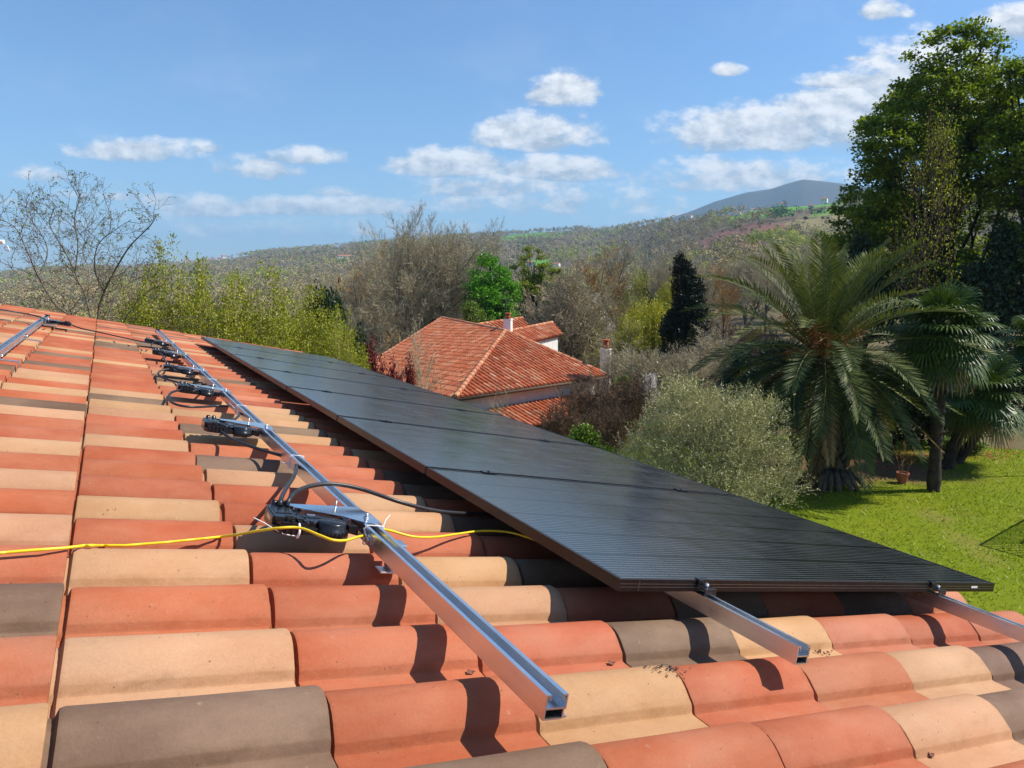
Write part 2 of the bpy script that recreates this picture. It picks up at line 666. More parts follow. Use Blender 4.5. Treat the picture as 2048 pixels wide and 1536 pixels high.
def ground_mat():
    mt, nt, b = new_mat('ground_cover')
    base = attr(nt, 'col', False)
    a = noise_node(nt, .8, 6, .65)
    f = noise_node(nt, 14, 5, .7)
    c = mixc(nt, ramp(nt, a.outputs[0], .35, .7, 0, .55), base, mixc(nt, 1.0, base, (1.35, 1.02, 1.1), 'MULTIPLY'))
    c = mixc(nt, ramp(nt, f.outputs[0], .35, .7, 0, .6), c, mixc(nt, 1.0, base, (.5, .52, .6), 'MULTIPLY'))
    far = noise_node(nt, .02, 6, .7)
    c = mixc(nt, ramp(nt, far.outputs[0], .4, .65, 0, .4), c, mixc(nt, 1.0, base, (.7, .75, .8), 'MULTIPLY'))
    nt.links.new(c, b.inputs['Base Color'])
    b.inputs['Roughness'].default_value = .95
    b.inputs['Specular IOR Level'].default_value = .1
    bump(nt, b, f.outputs[0], .5, .04)
    return mt


M['ground'] = ground_mat()

# ------------------------------------------------------------------ terrain
CREST = np.array([(-900, 548), (-300, 549), (0, 549), (98, 538), (195, 534), (273, 536), (390, 523), (470, 515), (527, 505), (625, 498), (742, 487),
                  (870, 478), (930, 473), (1000, 469), (1100, 463), (1150, 458), (1200, 461), (1250, 457), (1300, 449), (1370, 440),
                  (1450, 432), (1530, 421), (1600, 415), (1690, 409), (1800, 402), (2048, 408), (2300, 425), (3000, 470)], float)
RCR = np.array([(-900, 2300), (500, 2200), (900, 2000), (1180, 1900), (1330, 1250), (1500, 1000), (1700, 950), (3000, 950)], float)
MOUNT = np.array([(1150, 480), (1240, 462), (1300, 448), (1370, 427), (1420, 407), (1480, 390), (1530, 383), (1560, 373), (1590, 365), (1640, 370), (1690, 376), (1760, 386),
                  (1900, 402), (2100, 430), (2400, 480)], float)
RM = 4200.0


def hnoise(x, y, s, seed=0):
    return (np.sin(x / s * 1.9 + seed) * np.cos(y / s * 1.3 + 1.7 * seed) + .5 * np.sin(x / s * 4.1 - y / s * 3.3 + seed * 2.3)
            + .25 * np.sin(x / s * 9.7 + y / s * 7.9 + seed)) / 1.75


def terrain(x, y):
    """ground height; works on arrays"""
    x, y = np.asarray(x, float), np.asarray(y, float)
    a = x * rt[0] + y * rt[1]
    b = x * F0[0] + y * F0[1]
    r = np.hypot(a, b)
    az = np.arctan2(a, b)
    px = 1024 + FPX * np.tan(np.clip(az, -1.2, 1.2))
    s_near = np.clip((a - 1.2) / 2.4, 0, 1)
    s_far = np.clip((px - 1230) / 260, 0, 1)
    k_ = np.clip((r - 22) / 40, 0, 1)
    side = s_near * (1 - k_) + s_far * k_
    side = side * side * (3 - 2 * side)
    rc = np.interp(px, RCR[:, 0], RCR[:, 1])
    zc = (555 - np.interp(px, CREST[:, 0], CREST[:, 1])) / FPX * rc * np.cos(np.clip(az, -1.2, 1.2))
    lo = np.interp(r, [0, 16, 24, 32, 55, 110, 250, 450], [-4.6, -4.8, -6.6, -7.4, -8.4, -14, -24, -25])
    hi = np.interp(r, [0, 30, 80, 150, 250, 450], [-4.6, -4.6, -6.5, -9, -6, 8])
    near = lo * (1 - side) + hi * side
    t = np.clip((r - 450) / (rc - 450), 0, 1)
    z = np.where(r < 450, near, near + (zc - near) * (t ** 1.15))
    far = zc * np.interp(r, [0, 1, 1.4, 3, 9], [1, 1, .8, .35, .1]) if False else zc
    back = np.clip((r - rc) / 1500, 0, 1)
    z = np.where(r > rc, far * (1 - .75 * back), z)
    amp = np.clip((r - 40) / 500, 0, 1)
    z = z + hnoise(x, y, 190, .7) * 4.0 * amp * np.clip(1.6 - r / 1800, 0, 1) + hnoise(x, y, 45, 2.1) * .5 * np.clip((r - 35) / 60, 0, 1) * np.clip(1.4 - r / 900, 0, 1)
    mz = np.where((px > 1150) & (px < 2400), (555 - np.interp(px, MOUNT[:, 0], MOUNT[:, 1])) / FPX * RM * np.cos(np.clip(az, -1.2, 1.2)), 0)
    g = np.exp(-((r - RM) / 850.0) ** 2)
    z = np.where((mz > 0) & (r > 1500), np.maximum(z, mz * g + hnoise(x, y, 300, 1.3) * 5 * g * np.clip((RM - r) / 700, 0, 1)), z)
    return z


def tz(x, y):
    return float(terrain(np.array([x]), np.array([y]))[0])


LAWN, SOIL = np.array((.16, .215, .008)), np.array((.17, .105, .05))
WOOD, FIELD, DRYF, BRACK, HEATH = np.array((.16, .13, .075)), np.array((.13, .32, .035)), np.array((.27, .235, .10)), np.array((.22, .11, .08)), np.array((.10, .105, .085))
FIELDS = [  # px, r, half width px, half depth m, colour
    (1060, 1750, 75, 120, FIELD), (968, 820, 26, 60, FIELD), (1300, 420, 40, 45, FIELD), (1075, 1010, 26, 60, FIELD), (1330, 400, 60, 28, FIELD),
    (1560, 960, 120, 60, FIELD * 1.1), (1640, 760, 120, 70, DRYF), (1480, 720, 100, 110, BRACK), (1450, 215, 120, 40, DRYF), (1350, 190, 50, 14, DRYF),
    (1850, 140, 120, 40, DRYF), (1690, 860, 80, 30, FIELD), (560, 1250, 60, 60, FIELD * .9), (330, 900, 60, 80, DRYF * .8), (1900, 300, 120, 60, FIELD), (690, 700, 40, 25, DRYF)]


def cover(x, y):
    a = x * rt[0] + y * rt[1]
    b = x * F0[0] + y * F0[1]
    r = np.hypot(a, b)
    px = 1024 + FPX * np.tan(np.clip(np.arctan2(a, b), -1.2, 1.2))
    c = np.broadcast_to(WOOD, (len(x), 3)).copy()
    wood = np.ones(len(x))
    for fx, fr, hwp, hd, colr in FIELDS:
        e = ((px - fx) / hwp) ** 2 + ((r - fr) / hd) ** 2 + hnoise(x, y, fr * .06 + 3, 3) * .25
        msk = e < 1
        c[msk] = colr
        wood[msk] = .35 if colr is BRACK else .10 if colr is DRYF else .015
    mt = r > 3000
    c[mt] = HEATH
    # garden
    g = (r < 26) & (a > -2)
    c[g] = LAWN
    dry = np.clip(.5 + .8 * hnoise(x, y, 2.3, 9) + .5 * hnoise(x, y, .7, 4) - .85, 0, .45)[:, None]
    c = np.where(g[:, None], c * (1 - dry) + np.array((.26, .20, .07)) * dry, c)
    wood[r < 60] = 0
    bed = np.exp(-(((px - 1690) / 210) ** 2)) * np.clip(1.45 - np.abs(b - 17.7) / 1.7, 0, 1) + .35 * hnoise(x, y, 1.1, 4)
    bed = np.maximum(bed, np.where((b > 21.5) & (b < 23) & (a > 3), 1.0, 0))
    k = np.clip(bed * 2.2 - .35, 0, 1)[:, None] * (g | ((r < 34) & (a > 3)))[:, None]
    c = c * (1 - k) + SOIL * k
    mead = (a > 0) & (r >= 24) & (r < 140) & (px > 1230)
    c[mead] = np.array((.15, .13, .06))
    left = (r < 26) & (a <= -2)
    c[left] = SOIL * .8
    return c, wood


def build_terrain():
    rr = np.concatenate([np.arange(1.0, 6, .6), np.arange(6, 30, .2), np.geomspace(30, 9000, 120)])
    vis = np.arange(-46, 46.01, .25)
    rest = np.concatenate([np.arange(48, 180.1, 4), np.arange(-180, -46.1, 4)])
    az = np.sort(np.unique(np.concatenate([vis, rest[rest < 180]])))
    A, B = np.meshgrid(np.radians(az), rr, indexing='ij')
    x = (np.sin(A) * rt[0] + np.cos(A) * F0[0]) * B
    y = (np.sin(A) * rt[1] + np.cos(A) * F0[1]) * B
    z = terrain(x.ravel(), y.ravel())
    V = np.stack([x.ravel(), y.ravel(), z], 1)
    na, nr = len(az), len(rr)
    i = np.arange(na)
    j = np.arange(nr - 1)
    I, J = np.meshgrid(i, j, indexing='ij')
    I2 = (I + 1) % na
    F = np.stack([I * nr + J, I * nr + J + 1, I2 * nr + J + 1, I2 * nr + J], -1).reshape(-1, 4)
    c, _ = cover(V[:, 0], V[:, 1])
    # centre disc
    o = np_obj('ground', V, F, M['ground'], col=c, smooth=True)
    tag(o, kind='structure')


build_terrain()


def build_grass():
    n = 95000
    a = nrg.uniform(1.5, 15, n)
    b = nrg.uniform(6.5, 23, n)
    x, y = a * rt[0] + b * F0[0], a * rt[1] + b * F0[1]
    c, _ = cover(x, y)
    green = c[:, 1] > c[:, 0] * .90
    patch = hnoise(x, y, 1.6, 5) + .6 * hnoise(x, y, .5, 2)
    keep = green & (nrg.random(n) < np.clip(.75 + .35 * patch, .15, 1)) | (nrg.random(n) < .05)
    x, y, patch = x[keep], y[keep], patch[keep]
    n = len(x)
    z = terrain(x, y)
    an = nrg.uniform(0, 6.28, n)
    h = nrg.uniform(.025, .07, n) * (1 + .3 * patch)
    w = nrg.uniform(.006, .014, n)
    lean = nrg.normal(0, .035, (n, 2))
    P = np.stack([x, y, z - .005], 1)
    dx = np.stack([np.cos(an) * w, np.sin(an) * w, np.zeros(n)], 1)
    T = P + np.stack([lean[:, 0], lean[:, 1], h], 1)
    V = np.concatenate([P - dx, P + dx, T])
    F = np.stack([np.arange(n), np.arange(n) + n, np.arange(n) + 2 * n], 1)
    tint = np.clip(.45 + .25 * patch + nrg.normal(0, .22, n), 0, 1)
    tag(np_obj('lawn_grass', V, F, M['grass'], tint=tint), 'short sunlit green lawn grass below the roof', 'grass', kind='stuff')


build_grass()

# ------------------------------------------------------------------ our own roof
H0 = 0.635       # channel surface of the tiles below the eye
PV = 0.2275      # tile spacing along the ridge
PU = 0.365       # course spacing down the slope
U00 = 0.02       # lower end of course 0
VC0 = 1.085      # crest of column 0
ROOF_V1 = 12.15
PROF = [(-.160, .000), (-.083, .000), (-.0765, .0008), (-.0740, .0045), (-.0705, .0150), (-.0680, .0182), (-.058, .0268), (-.046, .0375), (-.032, .0470),
        (-.017, .0530), (.0, .0550), (.017, .0530), (.032, .0470), (.046, .0375), (.058, .0265), (.068, .014), (.074, .003), (.080, -.004)]
TILE_COL = {'o': (.47, .121, .048), 'p': (.51, .17, .082), 'c': (.53, .30, .152), 'b': (.185, .115, .073), 'd': (.40, .094, .037)}
KNOWN = {0: {-1: 'o', 0: 'c', 1: 'o', 2: 'b', 3: 'o', 4: 'c', 5: 'o', 6: 'c', 7: 'o', 8: 'c', 9: 'o', 10: 'o', 11: 'c', 12: 'b', 13: 'o'},
         1: {-1: 'o', 0: 'b', 1: 'c', 2: 'o', 3: 'c', 4: 'o', 5: 'c', 6: 'd', 7: 'o', 8: 'o', 9: 'c', 10: 'o', 11: 'o', 12: 'c', 13: 'c', 14: 'b', 15: 'c', 16: 'o'},
         2: {-1: 'b', 0: 'o', 1: 'o', 2: 'o', 3: 'o', 4: 'c', 5: 'o', 6: 'o', 7: 'c', 8: 'b', 9: 'o', 10: 'c', 11: 'b', 12: 'o'},
         3: {-1: 'o', 0: 'c', 1: 'o', 2: 'c', 3: 'c', 4: 'o', 5: 'c', 6: 'c', 7: 'o', 8: 'o', 9: 'o', 10: 'o', 11: 'c', 12: 'b', 13: 'c'},
         4: {-2: 'c', -1: 'o', 0: 'o', 1: 'b', 2: 'o', 3: 'b', 4: 'o', 5: 'b'},
         5: {-2: 'o', -1: 'c', 0: 'p', 1: 'c', 2: 'b', 3: 'o'},
         6: {-2: 'o', -1: 'b', 0: 'c', 1: 'p', 2: 'o', 3: 'b'},
         7: {-1: 'c', 0: 'b', 1: 'o', 2: 'b', 3: 'o'},
         8: {0: 'o', 1: 'p', 2: 'p', 3: 'o'}}
EAVE_K = 8


def roof_h(u, v):
    """depth below the eye of the tile surface at (u, v)"""
    k = math.ceil((u - U00) / PU)
    s = (u - (U00 + (k - 1) * PU)) / PU
    j = round((v - VC0) / PV)
    best = -1
    for jj in (j - 1, j, j + 1):
        dv = v - (VC0 + jj * PV)
        if PROF[0][0] <= dv <= PROF[-1][0]:
            best = max(best, float(np.interp(dv, [p[0] for p in PROF], [p[1] for p in PROF])))
    return H0 - max(best, 0) * 1.008 - .003 - .0064 * s


def build_house():
    root = empty('tiled_house', tuple(RP(0, 5, .8)))
    tag(root, 'house whose mixed red, cream and brown tiled roof fills the foreground', 'house')
    inv = np.array(root.location)
    V, F, C, DIRT = [], [], [], []
    np_ = len(PROF)
    dvs = np.array([p[0] for p in PROF])
    ws = np.array([p[1] for p in PROF])
    krange = range(-8, EAVE_K + 1)
    j0, j1 = int((-2.2 - VC0) / PV), int((ROOF_V1 - VC0) / PV)
    for k in krange:
        for j in range(j0, j1 + 1):
            c = KNOWN.get(k, {}).get(j)
            if c is None:
                q = rng.random()
                c = 'o' if q < .50 else 'c' if q < .75 else 'b' if q < .87 else 'd' if q < .93 else 'p'
            colr = np.array(TILE_COL[c]) * (1 + rng.uniform(-.09, .09)) * np.array([1, 1 + rng.uniform(-.05, .05), 1 + rng.uniform(-.08, .08)])
            ju, jw, jv = rng.gauss(0, .0022), rng.gauss(0, .0012), rng.gauss(0, .0010)
            tw = rng.gauss(0, .003)
            u1 = U00 + k * PU + ju
            us = [u1 - PU - .045, u1 - PU + .0065, u1 - PU + .0085, u1 - PU + .0105, u1 - PU + .017, u1 - PU * .5, u1 - .018, u1 - .005, u1 - .001, u1, u1 - .004]
            offs = [-.0130, -.0110, -.0040, .0012, .0030, .0060, .0090, .0092, .0078, .0010, -.0090]
            wf = [.97, .97, .98, .99, 1.0, 1.0, 1.02, 1.022, 1.02, 1.01, .98]
            base = len(V)
            for (uu, oo, sc) in zip(us, offs, wf):
                for dv, w in zip(dvs, ws):
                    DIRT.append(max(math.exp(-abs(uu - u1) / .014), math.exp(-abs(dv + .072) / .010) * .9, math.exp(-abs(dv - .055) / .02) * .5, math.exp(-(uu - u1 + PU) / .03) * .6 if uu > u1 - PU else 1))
                    hh = H0 - (w * sc + oo + jw)
                    vv = VC0 + j * PV + dv * (1.0 if dv < -.1 else sc) + jv + tw * (uu - u1)
                    V.append(RP(uu, vv, hh) - inv)
            for a in range(len(us) - 1):
                for b in range(np_ - 1):
                    i0 = base + a * np_ + b
                    F.append((i0, i0 + np_, i0 + np_ + 1, i0 + 1))
                    C.append(colr)
    # smooth everywhere but across the end face
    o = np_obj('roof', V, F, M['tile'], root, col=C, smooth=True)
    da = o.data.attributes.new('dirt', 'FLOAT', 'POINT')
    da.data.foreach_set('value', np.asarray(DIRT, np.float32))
    o.data.set_sharp_from_angle(angle=R(28)) if hasattr(o.data, 'set_sharp_from_angle') else None
    # boards under the tiles and the far slope beyond the ridge
    mb = MB()
    e0, e1 = -2.2, ROOF_V1 + .02
    ue = U00 + EAVE_K * PU - .03
    ur = -2.95
    mb.add([RP(ur, e0, H0 + .03) - inv, RP(ue, e0, H0 + .03) - inv, RP(ue, e1, H0 + .03) - inv, RP(ur, e1, H0 + .03) - inv,
            RP(ur, e0, H0 + .17) - inv, RP(ue, e0, H0 + .17) - inv, RP(ue, e1, H0 + .17) - inv, RP(ur, e1, H0 + .17) - inv],
           [(0, 1, 2, 3), (7, 6, 5, 4), (0, 4, 5, 1), (1, 5, 6, 2), (2, 6, 7, 3), (3, 7, 4, 0)])
    mb.build('roof_deck', M['wood'], root)
    rid = RP(ur, 0, H0 + .02)
    mb = MB()
    b0 = np.array([rid[0] - 4.5, e0, rid[2] - 4.5 * math.tan(SLOPE)])
    mb.add([np.array([rid[0], e0, rid[2]]) - inv, np.array([rid[0], e1, rid[2]]) - inv, b0 + [0, e1 - e0, 0] - inv, b0 - inv,
            np.array([rid[0], e0, rid[2] - .15]) - inv, np.array([rid[0], e1, rid[2] - .15]) - inv, b0 + [0, e1 - e0, -.15] - inv, b0 + [0, 0, -.15] - inv],
           [(0, 1, 2, 3), (7, 6, 5, 4), (1, 5, 6, 2), (2, 6, 7, 3), (3, 7, 4, 0)], .4)
    mb.build('rear_roof_slope', M['canal'], root)
    # walls
    ev = RP(ue - .5, 0, H0 + .18)
    mb = MB()
    x0, x1 = rid[0] - 4.0, ev[0]
    mb.hexa((x0, e0 + .4, -5.2), (x1, e1 - .35, ev[2] - .02), lambda x, y, z: (x - inv[0], y - inv[1], z - inv[2]))
    mb.build('wall', M['wall'], root)
    # gutter at the eave: half round
    gu, gh, gr = U00 + EAVE_K * PU + .045, H0 + .035, .06
    gc = RP(gu, 0, gh)
    vs, fs = [], []
    nseg = 9
    for ri, rad in enumerate((gr, gr - .004)):
        for yy in (e0, e1):
            for q in range(nseg):
                an = math.pi + math.pi * q / (nseg - 1)
                vs.append((gc[0] + rad * math.cos(an) - inv[0], yy - inv[1], gc[2] + rad * math.sin(an) - inv[2]))
    for q in range(nseg - 1):
        fs.append((q, q + 1, nseg + q + 1, nseg + q))
        b = 2 * nseg
        fs.append((b + q, b + nseg + q, b + nseg + q + 1, b + q + 1))
    for q in (0, nseg - 1):
        fs.append((q, nseg + q, 3 * nseg + q, 2 * nseg + q))
    mb = MB()
    mb.add(vs, fs)
    mb.tube([(gc[0] + gr + .002 - inv[0], e0 - inv[1], gc[2] - inv[2]), (gc[0] + gr + .002 - inv[0], e1 - inv[1], gc[2] - inv[2])], .008, 6)
    mb.build('gutter', M['zinc'], root)
    # lichen and splash spots on three tiles
    mb = MB()

    def spots(px, py, n, sx, sv, r0, r1):
        u, v = UV(px, py, .585)
        for _ in range(n):
            uu, vv = u + rng.gauss(0, sx), v + rng.gauss(0, sv)
            rad = rng.uniform(r0, r1)
            pts = []
            kk = 7
            for q in range(kk):
                an = 6.283 * q / kk
                rr_ = rad * rng.uniform(.6, 1.2)
                a, b = uu + rr_ * math.cos(an), vv + rr_ * math.sin(an)
                pts.append(RP(a, b, roof_h(a, b) - .0022) - inv)
            mb.add(pts, [tuple(range(kk))])
    spots(1330, 1347, 65, .020, .014, .0012, .0036)
    spots(1192, 1246, 22, .018, .012, .001, .003)
    spots(1025, 1120, 22, .012, .012, .001, .0028)
    spots(218, 1012, 7, .010, .008, .0008, .0016)
    for _ in range(70):
        spots(rng.uniform(100, 1950), rng.uniform(1050, 1520), 1, .01, .01, .0006, .0012)
    tag(mb.build('lichen_spots', M['lichen'], root), kind='stuff')
    return root


house = build_house()

# ------------------------------------------------------------------ rails, panels, hooks
HP, HF = .470, .499          # panel top and underside
HR0, HR1 = .500, .540        # rail top and bottom


def xf(u0, v0, h0):
    """local (du, dv, dw up) on the roof about a point to world"""
    o = RP(u0, v0, h0)

    def f(du, dv, dw):
        return UDIR * du + VDIR * dv + NRM * dw
    return o, f


def rail(uc, v0, v1, label, cap=False):
    o, f = xf(uc, v0, HR1)
    root = empty('mounting_rail', tuple(o))
    tag(root, label, 'rail', 'aluminium mounting rails')
    L = v1 - v0
    mb = MB()
    w, H, t = .020, HR0 * -1 + HR1, .0028
    for (a0, a1, b0, b1) in ((-w, -w + t, 0, H), (w - t, w, .016, H), (w - t - .003, w - .003, .001, .016), (-w + t, w - t - .003, 0, t), (-w + t, w - t, .0165, .0165 + t),
                             (-w + t, -w + .009, H - t, H), (w - .009, w - t, H - t, H), (-w + .0065, -w + .009, H - .009, H - t), (w - .009, w - .0065, H - .009, H - t),
                             (w - .003, w + .003, .002, .005)):
        mb.hexa((a0, 0, b0), (a1, L, b1), f)
    mb.build('channel', M['alu'], root)
    if cap:
        mb = MB()
        mb.hexa((-w - .004, L, -.004), (w + .004, L + .012, H + .01), f)
        mb.build('end_cap', M['plastic'], root, bevel=.002)
    return root


rail(.690, .892, 10.19, 'long bare aluminium rail carrying the row of black boxes left of the panels', True)
rail(1.402, 1.004, 9.78, 'aluminium rail ending under the left part of the nearest panel')
rail(2.412, .55, 9.78, 'aluminium rail running out from under the right end of the nearest panel')
rail(-.445, 1.6, 9.44, 'aluminium rail at the far left with one black box on it', True)

PW, PP, PU0, PU1 = 1.179, 1.1975, 1.138, 2.777
PV0 = 1.322
ORD = ['nearest solar panel with a white sticker on its front edge', 'second solar panel from the near end of the row', 'third solar panel from the near end of the row',
       'middle solar panel, fourth from the near end', 'fifth solar panel from the near end of the row', 'sixth solar panel, last but one from the far end', 'farthest small looking solar panel in front of green shrubs']


def make_panel(i):
    o, f = xf(PU0, PV0 + i * PP, HP)
    root = empty('solar_panel', tuple(o))
    tag(root, ORD[i], 'solar panel', 'black solar panels in one row')
    Lu, Lv, T, fwid = PU1 - PU0, PW, HF - HP, .011
    if i == 0:
        fr = MB()
        for (a0, b0, a1, b1) in ((0, 0, Lu, fwid), (0, Lv - fwid, Lu, Lv), (0, fwid, fwid, Lv - fwid), (Lu - fwid, fwid, Lu, Lv - fwid)):
            fr.hexa((a0, b0, -T), (a1, b1, 0), f)
        # drawn grooves: two raised lines on the outside of the frame
        ln = MB()
        for z in (-.0112, -.0190):
            ln.hexa((.001, -.0008, z), (Lu - .001, 0, z + .0011), f)
        ln.hexa((0, .0012, -.0004), (Lu, .0022, .0006), f)  # pale strips paint in the highlight along the top edges
        ln.hexa((.0012, .003, -.0004), (.0024, Lv - .003, .0006), f)
        ln.hexa((.0585, -.0009, -T + .001), (.0597, -.0002, -.001), f)
        ln.hexa((-.0006, Lv - .004, -T + .001), (0, Lv - .001, -.001), f)
        make_panel.line = ln.build('edge_lines', M['frame_line'], root).data
        make_panel.frame = fr.build('frame', M['frame'], root).data
        gl = MB()
        gl.hexa((fwid, fwid, -.006), (Lu - fwid, Lv - fwid, -.0012))
        g = gl.build('glass', M['glass'], root)
        make_panel.glass = g.data
    else:
        for nm, me in (('frame', make_panel.frame), ('edge_lines', make_panel.line), ('glass', make_panel.glass)):
            c = bpy.data.objects.new(nm, me)
            COL.objects.link(c)
            c.parent = root
        g = c
    g.matrix_local = Matrix((UDIR, VDIR, NRM)).transposed().to_4x4()
    if i == 0:
        s = MB()
        s.hexa((Lu - .145, -.0016, -.0165), (Lu - .108, -.0009, -.0095), f)
        s.build('sticker', M['sticker'], root)
    return root


for i in range(7):
    make_panel(i)


def make_end_clamp(u, label):
    o, f = xf(u, PV0, HP)
    root = empty('end_clamp', tuple(o))
    tag(root, label, 'clamp', 'black end clamps on the nearest panel')
    mb = MB()
    hw = .0195
    mb.hexa((-hw, -.002, .0008), (hw, .010, .0038), f)              # lip over the frame
    mb.hexa((-hw, -.006, -.012), (hw, -.002, .0038), f)             # down leg
    mb.hexa((-hw, -.030, -.015), (hw, -.002, -.012), f)             # shelf
    mb.hexa((-hw, -.033, -.0285), (hw, -.030, -.012), f)            # front face
    mb.build('body', M['plastic'], root, bevel=.0008)
    b = MB()
    b.tube([f(0, -.016, -.013), f(0, -.016, -.004)], .0055, 10)
    b.tube([f(0, -.016, -.004), f(0, -.016, -.002)], .0038, 8)
    b.build('bolt', M['steel'], root)
    return root


make_end_clamp(1.402, 'black clamp holding the near panel edge on the left rail')
make_end_clamp(2.412, 'black clamp holding the near panel edge on the right rail')


def make_mid_clamp():
    root = empty('middle_clamp')
    f = lambda a, b, c: UDIR * a + VDIR * b + NRM * c
    mb = MB()
    mb.hexa((-.03, -.017, .0006), (.03, .017, .0042), f)
    mb.build('body', M['plastic'], root, bevel=.0008)
    mb = MB()
    mb.tube([f(0, 0, .004), f(0, 0, .008)], .005, 8)
    mb.build('bolt', M['frame'], root)
    return root


mc = make_mid_clamp()
first = True
for i in range(1, 7):
    for uu, wh in ((1.402, 'upper'), (2.412, 'lower')):
        loc = tuple(RP(uu, PV0 + i * PP - (PP - PW) / 2, HP))
        c = mc if first else copy_thing(mc, loc)
        c.location = loc
        first = False
        tag(c, 'small black clamp in the gap between two solar panels', 'clamp', 'middle clamps between the panels')


def make_hook(u, v, label, tall=.05):
    o, f = xf(u, v, HR1 + .03)
    root = empty('roof_hook', tuple(o))
    tag(root, label, 'bracket', 'metal roof hooks')
    mb = MB()
    # vertical slotted plate beside the rail, foot below it
    mb.hexa((.0215, -.020, -.012), (.052, -.015, .052), f)
    mb.hexa((.0215, -.015, -.012), (.0265, .03, .052), f)
    mb.hexa((.0215, -.020, .052), (.056, .03, .056), f)
    mb.hexa((-.004, -.018, -.017), (.052, .028, -.012), f)
    mb.build('plate', M['steel'], root, bevel=.002)
    b = MB()
    b.tube([f(.038, -.0205, .022), f(.038, -.028, .022)], .008, 8)
    b.build('bolt', M['corten'], root)
    return root


make_hook(.690, 1.69, 'metal roof hook under the bare rail just in front of the first black box')
make_hook(.690, 5.9, 'metal roof hook under the bare rail near the third black box')


def make_left_hook(v, label):
    o, f = xf(-.445, v, HR1)
    root = empty('roof_hook', tuple(o))
    tag(root, label, 'bracket', 'metal roof hooks')
    mb = MB()
    mb.hexa((-.02, -.015, -.008), (.12, .02, -.002), f)
    mb.hexa((.114, -.015, -.075), (.12, .02, -.008), f)
    mb.hexa((.021, -.015, -.002), (.026, .02, .035), f)
    mb.build('plate', M['steel'], root, bevel=.0015)
    mb = MB()
    mb.tube([f(.026, .003, .018), f(.036, .003, .018)], .007, 8)
    mb.build('bolt', M['steel'], root)


for v, l in ((4.95, 'bent roof hook under the left rail, nearest to the picture edge'), (6.55, 'bent roof hook under the middle of the left rail'), (8.6, 'bent roof hook under the left rail beside its black box')):
    make_left_hook(v, l)


